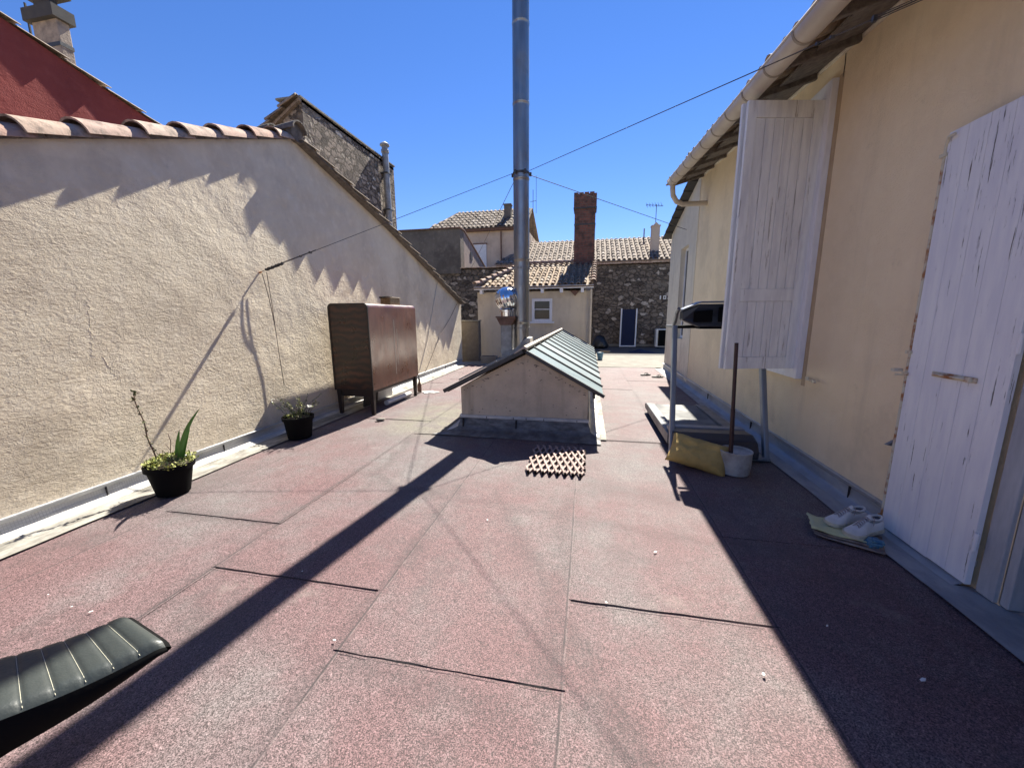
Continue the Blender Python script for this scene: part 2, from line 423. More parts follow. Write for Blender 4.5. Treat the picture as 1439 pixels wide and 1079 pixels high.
def m_wood(name, c1, c2, stretch, rough=.3, bands=14, coat=.3):
    t = NT(name); co = t.map(stretch)
    w = t.n('ShaderNodeTexWave', wave_type='BANDS', bands_direction='Z'); t.l(co, w.inputs[0]); w.inputs['Scale'].default_value = bands
    w.inputs['Distortion'].default_value = 7; w.inputs['Detail'].default_value = 4; w.inputs['Detail Scale'].default_value = 1.2
    f = t.math('MULTIPLY', w.outputs['Fac'], t.rng(t.noise(2.5, 4), .3, .7, .3, 1))
    c = t.mix(f, c1, c2)
    c = t.mix(t.rng(t.noise(1.8, 5, .6), .5, .72, 0, .5), c, tuple(v * .55 for v in c1))
    return t.fin(c, t.rng(t.noise(4, 4), .3, .7, rough, rough + .25), 0, t.bump(t.noise(60, 3, .6, co), .5, .0006), .5, Coat_Weight=coat, Coat_Roughness=.2)
MT['mahogany_end'] = m_wood('flame_mahogany', (.010, .004, .003), (.095, .028, .012), (1, .6, 1), .22, 3.2, .3)
MT['mahogany_front'] = m_wood('faded_mahogany', (.085, .028, .014), (.14, .052, .026), (1, 6, .25), .25, 2, .35)
MT['dark_leg'] = simple('dark_stained_leg', (.012, .007, .005), (.025, .012, .008), 8, .5, bd=0)
MT['rubber_black'] = simple('black_plastic', (.004, .004, .0045), (.006, .006, .006), 6, .75, bs=90, bd=.0006, spec=.08)
MT['soil'] = simple('potting_soil', (.05, .035, .025), (.09, .065, .045), 30, .95, bs=50, bd=.01)
MT['leaf_yellow'] = m_tile('stonecrop_leaves', [(.30, .33, .07), (.42, .42, .12), (.17, .24, .05), (.5, .46, .2)], .6)
MT['leaf_green'] = simple('iris_leaf', (.07, .20, .025), (.13, .28, .05), 6, .45, bd=0, stretch=(1, 1, .2))
MT['leaf_dark'] = m_tile('dull_leaves', [(.06, .09, .03), (.12, .14, .05), (.10, .05, .035)], .6)
MT['stem'] = simple('reddish_stem', (.12, .04, .03), (.07, .04, .025), 20, .7, bd=0)
MT['petal'] = simple('white_petal', (.8, .8, .76), (.7, .7, .6), 20, .6, bd=0)
MT['trellis'] = simple('faded_pink_wood', (.36, .255, .225), (.28, .20, .175), 10, .8, bs=60, bd=.002)
MT['grey_tube'] = simple('grey_powder_coat', (.20, .225, .26), (.17, .19, .22), 4, .4, .2, bs=60, bd=.0003)
MT['console'] = simple('dark_navy_plastic', (.018, .022, .034), (.03, .034, .045), 5, .4, bs=80, bd=.0005)
MT['deck_rail'] = simple('grey_deck_rail', (.13, .135, .14), (.10, .10, .105), 6, .45, bs=60, bd=.0006)
MT['belt'] = simple('glare_greyed_belt', (.17, .17, .165), (.08, .08, .08), 3, .7, bs=120, bd=.0006)  # black belt greyed so its colour carries some of the sun's glare
MT['yellow_cloth'] = simple('ochre_cushion_cloth', (.50, .345, .11), (.36, .245, .08), 5, .95, bs=14, bd=.012)
MT['dirty_white'] = simple('dirty_white_plastic', (.42, .42, .41), (.25, .245, .24), 9, .75, bs=20, bd=.003)
MT['dark_pole'] = simple('dark_brown_pole', (.045, .018, .018), (.03, .014, .014), 12, .5, bd=0)
MT['shoe'] = simple('off_white_leather', (.62, .61, .60), (.50, .49, .46), 14, .55, bs=60, bd=.001)
MT['sole'] = simple('shoe_sole', (.55, .52, .42), (.42, .38, .28), 20, .7, bs=90, bd=.001)
MT['lace'] = simple('grey_lace', (.34, .29, .29), (.22, .19, .19), 40, .8, bd=0)
MT['shoe_in'] = simple('shoe_lining', (.05, .05, .06), (.08, .08, .09), 20, .9, bd=0)
MT['paper'] = simple('yellowed_paper', (.60, .56, .26), (.46, .46, .30), 8, .85, bs=25, bd=.004)
MT['paper2'] = simple('brown_magazine', (.30, .24, .19), (.14, .10, .09), 14, .7, bd=0)
MT['blue_bag'] = simple('blue_wrapper', (.03, .12, .24), (.10, .22, .28), 30, .35, bs=30, bd=.01)
MT['leather'] = simple('black_leather', (.034, .041, .038), (.026, .032, .030), 7, .48, bs=70, bd=.0012)
MT['piping'] = simple('beige_stitching', (.45, .43, .33), (.36, .34, .26), 20, .7, bd=0)
MT['navy'] = simple('navy_canvas', (.008, .014, .045), (.012, .02, .06), 5, .9, bs=90, bd=.002)
MT['white_plastic'] = simple('white_plastic', (.72, .72, .70), (.62, .62, .60), 6, .5, bd=0)
MT['black_bag'] = simple('black_bin_bag', (.012, .012, .012), (.02, .02, .02), 8, .35, bs=14, bd=.02)
MT['wire'] = simple('guy_wire_steel', (.06, .055, .05), (.12, .11, .1), 30, .6, .5, bd=0)
MT['cord'] = simple('brown_cord', (.10, .07, .055), (.16, .12, .1), 30, .8, bd=0)
MT['cable_white'] = simple('painted_cable', (.58, .55, .50), (.5, .46, .4), 30, .7, bd=0)
MT['cladding'] = simple('grey_board_cladding', (.34, .26, .22), (.22, .17, .145), 2, .9, bs=20, bd=.006, stretch=(6, 6, .4))
MT['tin'] = simple('brown_gold_tin', (.16, .09, .03), (.30, .22, .12), 25, .4, .4, bs=40, bd=.002)
MT['crack'] = simple('crack_filler_grey', (.34, .30, .27), (.26, .22, .2), 20, .95, bs=40, bd=.01)
MT['tar'] = simple('bitumen_edge', (.016, .013, .014), (.03, .025, .025), 20, .8, bs=60, bd=.003)
MT['plank'] = simple('raw_wood', (.42, .34, .24), (.3, .24, .17), 6, .85, bd=0, stretch=(1, 8, 1))
MT['flop'] = simple('black_flipflop', (.015, .014, .015), (.03, .025, .02), 10, .6, bd=0)
MT['droppings'] = simple('chalky_white', (.75, .74, .7), (.6, .58, .54), 40, .9, bd=0)
MT['slate'] = simple('dark_verge_board', (.035, .032, .03), (.06, .055, .05), 8, .8, bd=0)
# ------------------------------------------------------------------ canal tile roofs
def tile_roof(mb, o, u, v, nu, nv, pu, pv, r=None, test=None, seg=6, base=True, under=False):
    """overlapping half-barrel tiles; o eave corner, u along the eave, v up the slope"""
    o = V(o); u = V(u).normalized(); v = V(v).normalized(); n = u.cross(v)
    if n.z < 0: n = -n
    r = r or pu * .33
    cols = int(nu / pu); rows = int(math.ceil(nv / pv))
    for i in range(cols):
        for j in range(rows):
            cu = (i + .5) * pu + random.uniform(-.012, .012); v0 = j * pv + random.uniform(-.02, .02); v1 = min(v0 + pv + .07, nv)
            if test and not test(cu, (v0 + v1) / 2): continue
            r0 = r * random.uniform(1.0, 1.1); r1 = r * .8; l0 = .028 + random.uniform(-.006, .01); l1 = .0; tw = random.uniform(-.015, .015)
            vs = []
            for (vv, rr, ll, dd) in ((v0, r0, l0, 0), (v1, r1, l1, tw), (v0, r0 - .014, l0 - .002, 0)):
                for k in range(seg + 1):
                    a = math.pi * k / seg
                    vs.append(o + u * (cu + dd + math.cos(a) * rr) + v * vv + n * (ll + math.sin(a) * rr * .85))
            m = seg + 1; fs = []
            for k in range(seg):
                fs.append((k, k + 1, m + k + 1, m + k)); fs.append((k + 1, k, 2 * m + k, 2 * m + k + 1))
            mb.add(vs, fs)
            if under:
                vs = []; q = cu + pu / 2
                for (vv, rr) in ((v0 - .05, r * .95), (v1, r * .8)):
                    for k in range(seg + 1):
                        a = math.pi * k / seg
                        vs.append(o + u * (q + math.cos(a) * rr) + v * vv + n * (.02 - math.sin(a) * rr * .6))
                mb.add(vs, [(k, k + 1, m + k + 1, m + k) for k in range(seg)])

def barrel(mb, a, b, r, lift=.03, th=.016, arc=180, seg=10, mi=0, flat=.9, tilt=0):
    """one canal tile from its low end a to its high end b, opening downwards"""
    a = V(a); b = V(b); d = (b - a).normalized(); s = d.cross(V((0, 0, 1))).normalized(); n = s.cross(d)
    vs = []; m = seg + 1; tp = .74
    for (p, q, l) in ((a, r, lift), (b, r * tp, 0), (b, r * tp - th, 0), (a, r - th, lift)):
        for k in range(m):
            t = R(arc) * k / seg + R(180 - arc) / 2
            vs.append(p + s * (math.cos(t) * q) + n * (l + math.sin(t) * q * flat))
    fs = []
    for k in range(seg):
        for i in range(4):
            j = (i + 1) % 4
            fs.append((i * m + k, i * m + k + 1, j * m + k + 1, j * m + k))
    for k in (0, seg): fs.append((k, m + k, 2 * m + k, 3 * m + k))
    mb.add(vs, fs, mi)

# ================================================================== THE SETTING
mb = MB(); mb.box((0, 40, -4.0), (600, 600, .2)); struct(mb.build('ground', MT['ground']))
# terrace body and its felt: one sheet, undulating a little, with real overlap steps
mb = MB(); mb.bb(-4.2, 4.2, -4, 22, -3.9, -.012); struct(mb.build('terrace_base', MT['courtyard']))
def floor_h(x, y): return .006 * (noise.noise(V((x * .8, y * .8, 0))) ) 
mb = MB()
edges = [(-3.62, -3.19, -.5), (-3.19, -2.19, 0), (-2.19, -1.07, .0), (-1.07, -.06, 0), (-.06, .95, 0), (.95, 1.92, 0)]
laps = [[4.4, 8.1], [2.2, 5.0, 8.6], [1.70, 4.42, 7.4], [1.31, 4.3], [1.82, 4.55, 7.9], [2.6, 5.6, 9.0]]
FZ = {}
for si, (x0, x1, _) in enumerate(edges):
    ys = [-4.0] + laps[si] + [11.36]
    for k in range(len(ys) - 1):
        y0, y1 = ys[k], ys[k + 1]
        ny = max(2, int((y1 - y0) / .12)); nx = 36
        zb = (si % 2) * .003
        def fn(a, b, x0=x0, x1=x1, y0=y0, y1=y1, zb=zb):
            x = x0 - .03 + (x1 - x0 + .04) * a; y = y0 + (y1 - y0 + .05) * b
            if b == 0: y += .003 * noise.noise(V((x * 9, y0 * 3, 1)))
            near = max(0, 1 - (y - y0) / .25) * (.35 + 1.3 * abs(noise.noise(V((x * 2.3 + 7, y0 * 2, 5)))))
            z = zb + .002 * near + .006 * near * max(0, noise.noise(V((x * 5, y0, 3)))) - .003 * (y - y0) / (y1 - y0 + .05)
            return V((x, y, z + .006))
        mb.grid(fn, nx, ny)
        # front lip of the sheet
        mb.grid(lambda a, b: fn(a, 0) - V((0, 0, .008 * b)), nx, 1)
struct(mb.build('terrace_floor', MT['felt'], fixn=False))
# the dark bitumen bleeding out of the overlaps near the camera
mb = MB()
for (x0, x1, y, w) in ((-1.07, -.06, 1.305, .0018), (-.06, .95, 1.815, .0012), (-2.19, -1.10, 1.695, .0015), (-3.16, -2.2, 2.195, .0012), (-2.1, -1.2, 4.41, .002), (-.06, .94, 4.545, .002), (-3.1, -2.3, 4.995, .002)):
    n = 40
    def fn(a, b, x0=x0, x1=x1, y=y, w=w):
        x = x0 + (x1 - x0) * a; q = w * max(.12, .4 + 2.6 * noise.noise(V((x * 7, y * 5, 2)))) * min(1, (1 - a) * 12 + .25, a * 12 + .3)
        c = y + .003 * noise.noise(V((x * 9, y * 3, 1))) - .002
        return V((x, c - q + 2 * q * b, .0175 if b > .5 else .0135))
    mb.grid(fn, n, 1)
struct(mb.build('felt_overlap_tar', MT['tar'], fixn=False))
mb = MB(); mb.grid(lambda a, b: V((-4.0 + 8 * a, 11.35 + 3.45 * b, .012 + .004 * noise.noise(V((a * 20, b * 9, 0))))), 24, 10)
struct(mb.build('concrete_paving', MT['concrete'], fixn=False))
mb = MB(); mb.bb(-4.0, 4.1, 14.80, 21, -.02, .006); struct(mb.build('rear_courtyard_floor', MT['courtyard']))

# ================================================================== LEFT NEIGHBOUR
XL = -3.95
nb = thing('neighbour_house', 'low house on the left with rough beige rendered gable wall edged in pink canal tiles', 'house', (XL, 5, 0))
prof = [(-3.5, .45), (4.93, 3.86), (7.35, 3.22), (11.75, 1.86)]
mb = MB(); mb.prism([(XL, -3.5, -.1)] + [(XL, y, z) for y, z in prof] + [(XL, 11.75, -.1)], (-.3, 0, 0))
mb.build('wall', MT['stucco_left'], nb)
mb = MB(); mb.bb(-7.0, XL - .3, 11.4, 11.70, -.1, 1.8); mb.build('rear_wall', MT['stucco_left'], nb)
mb = MB()
mb.prism([(XL - .1, -3.5, .5), (XL - .1, 4.93, 3.90), (XL - .1, 11.9, 1.87), (XL - .1, 11.9, 1.80), (XL - .1, 4.93, 3.80), (XL - .1, -3.5, .42)], (-2.85, 0, 0))
tile_roof(mb, (-6.9, 11.9, 1.86), (1, 0, 0), (0, -6.95, 2.02), 2.9, 7.2, .24, .4)
mb.build('roof', MT['tile_house'], nb)
# dark bedding under the verge tiles
mb = MB()
def vz(y): return 3.86 + .4045 * (y - 4.93) if y < 4.93 else (3.86 - .2645 * (y - 4.93) if y < 7.35 else 3.22 - .309 * (y - 7.35))
for k in range(60):
    y = -3.4 + k * .14
    if y > 4.8: break
    mb.bar((XL - .02, y, vz(y) + .012), (XL - .02, y + .13, vz(y + .13) + .012), .12 + random.uniform(0, .03), .045)
y = 5.0
while y < 11.6:
    mb.bar((XL + .02, y, vz(y) + .005), (XL + .02, y + .16, vz(y + .16) + .005), .22 + random.uniform(-.01, .01), .04); y += .155
mb.build('verge_mortar', MT['mortar'], nb)
mb = MB()
tl = [2.23 - .4 * k for k in range(14, 0, -1)] + [2.23, 2.59, 3.03, 3.42, 3.82, 4.24, 4.63]
for y0 in tl:
    y1 = min(y0 + .47, 4.95)
    barrel(mb, (XL - .052 + random.uniform(-.006, .010), y0, vz(y0) - .012), (XL - .052, y1, vz(y1) - .012), .145, .030, .018, flat=.84)
mb.build('verge_tiles', MT['tile_pink'], nb, auto=50)
mb = MB()
y = 11.72
while y > 5.1:
    y1 = max(y - .47, 4.98)
    ov = random.uniform(-.018, .018); barrel(mb, (XL + .045 + ov, y, vz(y) - .004), (XL + .045 + ov * .4, y1, vz(y1) - .004), random.uniform(.125, .142), .036, .016, flat=.26); y -= random.uniform(.36, .44)
mb.build('verge_tiles', MT['tile_back'], nb, auto=50)  # darker tile colour stands in for the shaded underside of this far verge
mb = MB()
for k in range(8): barrel(mb, (XL + .12 - .4 * k, 4.96, 3.93), (XL - .34 - .4 * k, 4.96, 3.93), .14, .02, .02)
mb.tube([(XL - .02, 4.96, 3.93), (XL + .06, 4.96, 3.93)], .11, 16)
mb.build('ridge_tiles', MT['mortar'], nb, auto=50)
# wall base: rail, coved flashing, coated strip (each its own part)
def wall_flash(parent, x, sgn, y0, y1, zr, foot, stripw, mats, gaps):
    mb = MB(); mb.bb(x, x + sgn * .018, y0, y1, zr, zr + .035); mb.bb(x + sgn * .018, x + sgn * .032, y0, y1, zr + .02, zr + .035)
    mb.build('rail', mats[0], parent, bevel=.003)
    mb = MB(); n = int((y1 - y0) / .1)
    def fn(a, b):
        y = y0 + (y1 - y0) * a
        w = .006 * noise.noise(V((y * 3, b * 4, 5)))
        pts = [(.004, zr + .01), (.012, zr * .62), (.02, zr * .36), (foot * .5, .035), (foot, .020)]
        t = b * 4; i = min(3, int(t)); f = t - i
        px_, pz_ = pts[i][0] * (1 - f) + pts[i + 1][0] * f, pts[i][1] * (1 - f) + pts[i + 1][1] * f
        return V((x + sgn * (px_ + w * (b > 0.05)), y, pz_))
    mb.grid(fn, n, 12); mb.build('flashing', mats[1], parent, smooth=True, fixn=False)
    mb = MB()
    def fn2(a, b):
        y = y0 + (y1 - y0) * a
        e = stripw * b + foot * .8 * (1 - b) + .012 * noise.noise(V((y * 1.3, b, 9))) * b
        return V((x + sgn * e, y, .0215 - .003 * b + .002 * noise.noise(V((y * 5, b * 3, 2)))))
    mb.grid(fn2, n, 3); mb.build('coated_strip', mats[2], parent, fixn=False)
    mb = MB()
    for g in gaps: mb.bb(x + sgn * .006, x + sgn * .026, g - .003, g + .003, .03, zr + .002)
    split(mb, 'flashing_joint', MT['tar'], parent)
wall_flash(nb, XL, 1, -3.5, 11.7, .115, .12, .36, (MT['rail'], MT['flash'], MT['strip']), (2.28, 3.35, 7.1, 8.4, 10.2))
# repair patch and cracks standing proud of the render
mb = MB()
def ribbon(pts, w, x, th=.006, seed=0):
    vs = []; 
    for i, (y, z) in enumerate(pts):
        ww = w * (.6 + .8 * abs(noise.noise(V((i * .9 + seed, 0, 0)))))
        vs.append((V((x, y - ww, z)), V((x, y + ww, z))))
    for i in range(len(vs) - 1):
        a, b = vs[i]; c, d = vs[i + 1]; o_ = V((th, 0, 0))
        mb.add([a, b, d, c, a + o_, b + o_, d + o_, c + o_], [(4, 5, 6, 7), (0, 1, 5, 4), (3, 2, 6, 7), (0, 3, 7, 4), (1, 2, 6, 5)])
def wob(a, b, n, amp, sd):
    return [(a[0] + (b[0] - a[0]) * i / n + amp * noise.noise(V((i * .7, sd, 0))), a[1] + (b[1] - a[1]) * i / n) for i in range(n + 1)]
ribbon(wob((2.42, 1.66), (2.38, 1.20), 26, .05, 1), .003, XL, .0008, 1)
ribbon(wob((2.44, 1.20), (2.50, 1.02), 10, .03, 7), .003, XL, .001, 3)
split(mb, 'crack', MT['stucco_left'], nb, smooth=True)

# cords and cables on that wall
t = thing('hanging_cord', 'pair of thin brown cords hanging down the beige wall from the wire anchor', 'cord', (XL + .06, 4.2, 2))
mb = MB()
mb.tube([(XL + .042 + .012 * math.sin(i / 10 * 3.1), 4.13 + .01 * i, 2.03 - .062 * i) for i in range(11)], .0042, 6)
mb.tube([(XL + .043 + .004 * math.sin(i / 12 * 6), 4.20 + .006 * i, 2.05 - .118 * i) for i in range(13)], .0036, 6)
mb.build('cord', MT['cord'], t)
mb = MB(); mb.tube([PX(615, 395, XL + .012), PX(607, 440, XL + .012), PX(600, 480, XL + .012), PX(590, 520, XL + .012)], .008, 6)
tag(mb.build('wall_cable', MT['cable_white']), 'pale painted cable clipped down the far end of the beige gable wall', 'cable')
mb = MB(); mb.tube([PX(645, 421, XL + .03), PX(632, 448, XL + .03), PX(616, 474, XL + .025), PX(615, 480, XL + .025), PX(605, 505, XL + .02), PX(597, 524, XL + .02)], .007, 6)
tag(mb.build('wall_cable', MT['cord']), 'dark cable slanting down the wall from the low end of the tiled verge', 'cable')

# ================================================================== RED HOUSE + CHIMNEY
XR = -7.0
rh = thing('red_house', 'tall house with dark red rendered gable behind the tiled wall', 'house', (XR, 2, 0))
rz = lambda y: 5.07 - .275 * (y - 3.99)
mb = MB(); mb.prism([(XR, -4, -3.9), (XR, -4, rz(-4)), (XR, 9.5, rz(9.5)), (XR, 9.5, -3.9)], (-.4, 0, 0)); mb.build('wall', MT['stucco_red'], rh)
mb = MB(); y = 9.4
while y > -4:
    barrel(mb, (XR - .04, y, rz(y) + .0), (XR - .04, y - .49, rz(y - .49) + .0), .115 + random.uniform(-.004, .004), .03, .016, flat=.35); y -= .44
mb.build('verge_tiles', MT['tile_back'], rh, auto=50)
mb = MB(); mb.prism([(XR - .1, -4, rz(-4) + .02), (XR - .1, 9.5, rz(9.5) + .02), (XR - .1, 9.5, rz(9.5) - .06), (XR - .1, -4, rz(-4) - .06)], (-5, 0, 0)); mb.build('roof', MT['tile_house'], rh)
xc = -7.45
c0 = PX(82, 45, xc).y; c1 = PX(99, 45, xc).y; xw = PY(46, 40, c0).x
zt = PX(80, 27, xc).z
ch = MB(); ch.bb(xw, xc, c0, c1, 4.2, zt + .02); cho = ch.build('chimney', MT['chimney_render'], rh, bevel=.01)
mb = MB()
for (dx, s_) in ((0, 1),):
    mb.bb(xw - .06, xc + .05, c0 - .06, c1 + .05, zt + .004, zt + .16)
mb.bb(xw + .05, xc - .1, c0 + .03, c1 - .03, zt + .161, zt + .34); mb.bb(xw - .1, xc + .03, c0 - .06, c1 + .06, zt + .341, zt + .40)
mb.build('chimney_cap', MT['slate'], cho)
mb = MB(); mb.bb(xw - .006, xc + .006, c0 - .006, c1 + .006, zt - .33, zt - .28); mb.build('chimney_strap', MT['black_metal'], cho)
mb = MB()
mb.tube([(xw - .22, c0 + .1, 4.6), (xw - .22, c0 + .1, zt + .35)], .016, 6)
for k in range(3): mb.tube([(xw - .22, c0 + .1, zt - .5 + .17 * k), (xw + .01, c0 + .1, zt - .55 + .17 * k)], .012, 5)
mb.box((xw - .29, c0 + .1, zt - .32), (.07, .1, .26))
mb.build('mast_bracket', MT['black_metal'], rh)

# ================================================================== TALL STONE BUILDING
XS = -6.0
sb = thing('stone_building', 'tall windowless rubble stone building rising above the far slope of the neighbour roof', 'building', (XS - 1, 9.8, 0))
mb = MB()
xe = PY(388, 168, 7.88)
mb.prism([(XS, 7.88, -3.9), (XS, 7.88, 6.0), (XS, 11.8, 6.05), (XS, 11.8, -3.9)], (-.5, 0, 0))
mb.prism([(XS - .5, 7.89, -3.9), (XS - .5, 7.89, 5.78), (xe.x - 1.5, 7.89, xe.z - 1.0), (xe.x - 1.5, 7.89, -3.9)], (0, 3.9, 0))
mb.build('wall', MT['stone_tall'], sb)
mb = MB()
mb.prism([(XS + .03, 7.82, 6.005), (XS + .03, 11.85, 6.055), (XS + .03, 11.85, 6.085), (XS + .03, 7.82, 6.04)], (-.6, 0, 0)); mb.build('coping', MT['concrete'], sb)
mb = MB(); a = V((XS, 7.8, 6.0)); b = V((xe.x - 1.5, 7.8, xe.z - 1.0)); L = (b - a).length
k = 0
while k * .4 < L:
    p = a + (b - a) * (k * .4 / L); q = a + (b - a) * (min(L, k * .4 + .47) / L)
    barrel(mb, tuple(q + V((0, 0, .0))), tuple(p), .12, .04, .02); k += 1
mb.prism([a, b, b - V((0, 0, .06)), a - V((0, 0, .06))], (0, 4, 0))
mb.build('verge_tiles', MT['tile_back'], sb, auto=50)
fp = thing('flue_pipe', 'weathered metal flue pipe fixed up the corner of the tall stone building', 'pipe', (XS + .12, 11.1, 4))
mb = MB(); mb.tube([(XS + .12, 11.1, 3.4), (XS + .12, 11.1, 6.15)], .09, 12); mb.build('pipe', MT['galv'], fp, auto=40)
mb = MB(); mb.lathe([(.09, 6.15), (.11, 6.17), (.11, 6.24), (.085, 6.26), (.085, 6.33), (.135, 6.35), (.135, 6.39), (.0, 6.48)], (XS + .12, 11.1, 0), 14); mb.build('cowl', MT['galv'], fp, auto=30)
mb = MB()
for z in (4.6, 5.6): mb.bb(XS, XS + .22, 10.99, 11.21, z, z + .03)
split(mb, 'bracket', MT['black_metal'], fp)

# ================================================================== REAR LEFT: stone party wall, boarded shed, low wall
pw = thing('stone_wall', 'dark rubble boundary wall behind the cream outhouse on the left', 'wall', (-5.5, 16.2, 0))
mb = MB(); mb.bb(-9.5, .0, 16.2, 16.7, -3.9, 3.46); mb.build('masonry', MT['stone_shade'], pw)
mb = MB(); x = -5.4
while x < -.2:
    mb.box((x + .24, 16.42, 3.52 + random.uniform(-.01, .01)), (.5, .62, .035), Matrix.Rotation(random.uniform(-.03, .03), 3, 'Y')); x += .46
mb.build('coping', MT['tile_pink'], pw, bevel=.006)
sh = thing('shed', 'blackened rendered block with a board clad sloping side above the stone wall', 'shed', (-6.5, 17, 3.4))
a0 = PY(562, 322, 16.1); a1 = PY(646, 321, 16.1); a2 = PY(646, 376, 16.1)
mb = MB(); mb.bb(a0.x - 1.5, a1.x, 16.12, 16.6, 3.3, a1.z); mb.build('wall', MT['dark_render'], sh)
yb = 21.2
for nm, x0_, x1_, mm in (('side_cladding', a1.x - .06, a1.x - .002, MT['cladding']),):
    mb = MB(); mb.prism([(x0_, 16.62, 3.4), (x0_, 16.62, a1.z), (x0_, yb, 3.62), (x0_, yb, 3.4)], (x1_ - x0_, 0, 0)); mb.build(nm, mm, sh)
mb = MB(); mb.prism([(a0.x - 1.5, 16.05, a1.z + .005), (a1.x + .05, 16.05, a1.z + .005), (a1.x + .05, 16.65, a1.z + .005), (a0.x - 1.5, 16.65, a1.z + .005)], (0, 0, .05))
mb.prism([(a1.x + .04, 16.66, a1.z), (a1.x + .04, yb, 3.62), (a1.x + .04, yb, 3.68), (a1.x + .04, 16.66, a1.z + .06)], (-3, 0, 0)); mb.build('roof', MT['rustbrown'], sh)
q0 = (a1.x + .005, 17.6, 4.1)
mb = MB(); mb.bb(a1.x - .004, a1.x + .02, 17.5, 17.8, 4.05, 4.4); mb.build('vent', MT['black_metal'], sh)
lw = thing('low_wall', 'low dark stained wall stub closing the terrace beyond the beige gable', 'wall', (-3.8, 12.4, 0))
mb = MB(); mb.bb(-4.35, -3.52, 12.25, 12.5, -.1, 1.33); mb.build('wall', MT['dark_render'], lw, bevel=.02)
mb = MB(); mb.bb(-4.36, -3.50, 12.22, 12.53, 1.332, 1.37); mb.build('coping', MT['concrete'], lw, bevel=.008)
pl = thing('planter_trough', 'small pale concrete planter trough on the ground by the dark low wall', 'planter', (-3.0, 11.9, 0))
mb = MB(); c = PZ(675, 515, 0)
mb.prism([(-3.3, 11.7, .012), (-2.86, 11.7, .012), (-2.82, 11.7, .24), (-3.34, 11.7, .24)], (0, .26, 0)); mb.build('trough', MT['concrete'], pl, bevel=.01)
mb = MB(); mb.bb(-3.29, -2.87, 11.73, 11.93, .235, .245); mb.build('soil', MT['soil'], pl)

# ================================================================== SMALL HOUSE
HY = 13.5
hs = thing('outhouse', 'small cream rendered outhouse with ochre canal tile roof and one small window', 'outhouse', (-1.9, HY, 0))
x0, x1 = -3.9, .13
wx0, wx1, wz0, wz1 = -1.93, -1.22, 1.30, 2.08
mb = MB()
for (a, b, c, d) in ((x0, wx0, 0, 2.33), (wx1, x1, 0, 2.33), (wx0, wx1, 0, wz0), (wx0, wx1, wz1, 2.33)): mb.bb(a, b, HY, HY + .25, c - .05 if c == 0 else c, d)
mb.prism([(x1, HY + .25, -.05), (x1, HY + .25, 2.33), (x1, 16.2, 3.3), (x1, 16.2, -.05)], (-.25, 0, 0))
mb.prism([(x0, HY + .25, -.05), (x0, HY + .25, 2.33), (x0, 16.2, 2.4), (x0, 16.2, -.05)], (.25, 0, 0))
mb.build('wall', MT['stucco_house'], hs)
mb = MB(); mb.bb(x0 - .05, x1 + .04, HY - .27, HY - .24, 2.40, 2.50); mb.build('fascia', MT['frame_white'], hs, bevel=.004)
mb = MB()
for x in (-3.7, -2.9, -2.2, -1.55, -.9, -.2): mb.bb(x - .05, x + .05, HY - .24, HY - .002, 2.26, 2.40)
split(mb, 'rafter_end', MT['frame_white'], hs, bevel=.006)
mb = MB(); mb.bb(x0 + .02, x1 - .02, HY - .23, HY - .003, 2.402, 2.42); mb.build('eave_soffit', MT['slate'], hs)
mb = MB(); mb.prism([(-.62, HY - .1, 2.33), (-.3, HY - .1, 2.33), (-.44, HY - .1, 2.14)], (0, .03, 0)); mb.build('eave_board', MT['rustbrown'], hs)
ev = V((x0 - .12, HY - .30, 2.50)); up_ = V((0, 2.75, 1.03)); sl = up_.length
mb = MB()
hip = lambda u, v: u > .25 + v * .47
tile_roof(mb, ev, (1, 0, 0), up_, 4.22, sl, .21, .33, test=hip)
mb.prism([ev + V((.05, .02, -.02)), ev + V((4.2, .02, -.02)), ev + V((4.2, 0, -.02)) + up_, ev + V((1.45, 0, -.02)) + up_], (0, 0, -.05))
mb.build('roof', MT['tile_house'], hs, auto=45)
mb = MB()
def hiprow(a, b, r, mbx):
    a = V(a); b = V(b); L = (b - a).length; k = 0
    while k * .33 < L - .1:
        barrel(mbx, a + (b - a) * (k * .33 / L), a + (b - a) * (min(L, k * .33 + .4) / L), r, .05, .018); k += 1
hiprow(ev + V((.12, .03, .05)), ev + up_ + V((1.45, 0, .05)), .105, mb)
hiprow(ev + V((4.17, .0, .05)), ev + up_ + V((4.24, 0, .05)), .105, mb)
for k in range(9): barrel(mb, ev + up_ + V((1.5 + .3 * k, .02, .07)), ev + up_ + V((1.86 + .3 * k, .02, .07)), .1, .02, .018)
mb.build('hip_tiles', MT['tile_pink'], hs, auto=50)
w = MB()
for (a, b, c, d) in ((wx0, wx0 + .09, wz0, wz1), (wx1 - .09, wx1, wz0, wz1), (wx0 + .09, wx1 - .09, wz1 - .09, wz1), (wx0 + .09, wx1 - .09, wz0, wz0 + .08)): w.bb(a, b, HY - .03, HY + .08, c, d)
w.bb(wx0 + .09, wx1 - .09, HY + .01, HY + .05, 1.70, 1.73)
wo = w.build('window', MT['frame_white'], hs, bevel=.004)
mb = MB(); mb.bb(wx0 + .09, wx1 - .09, HY + .055, HY + .065, wz0 + .08, 1.70); mb.bb(wx0 + .09, wx1 - .09, HY + .055, HY + .065, 1.73, wz1 - .09); mb.build('pane', MT['dark_glass'], wo)
mb = MB(); mb.bb(wx0 - .06, wx1 + .08, HY - .09, HY - .002, wz0 - .07, wz0 - .002); mb.build('sill', MT['frame_white'], wo, bevel=.006)
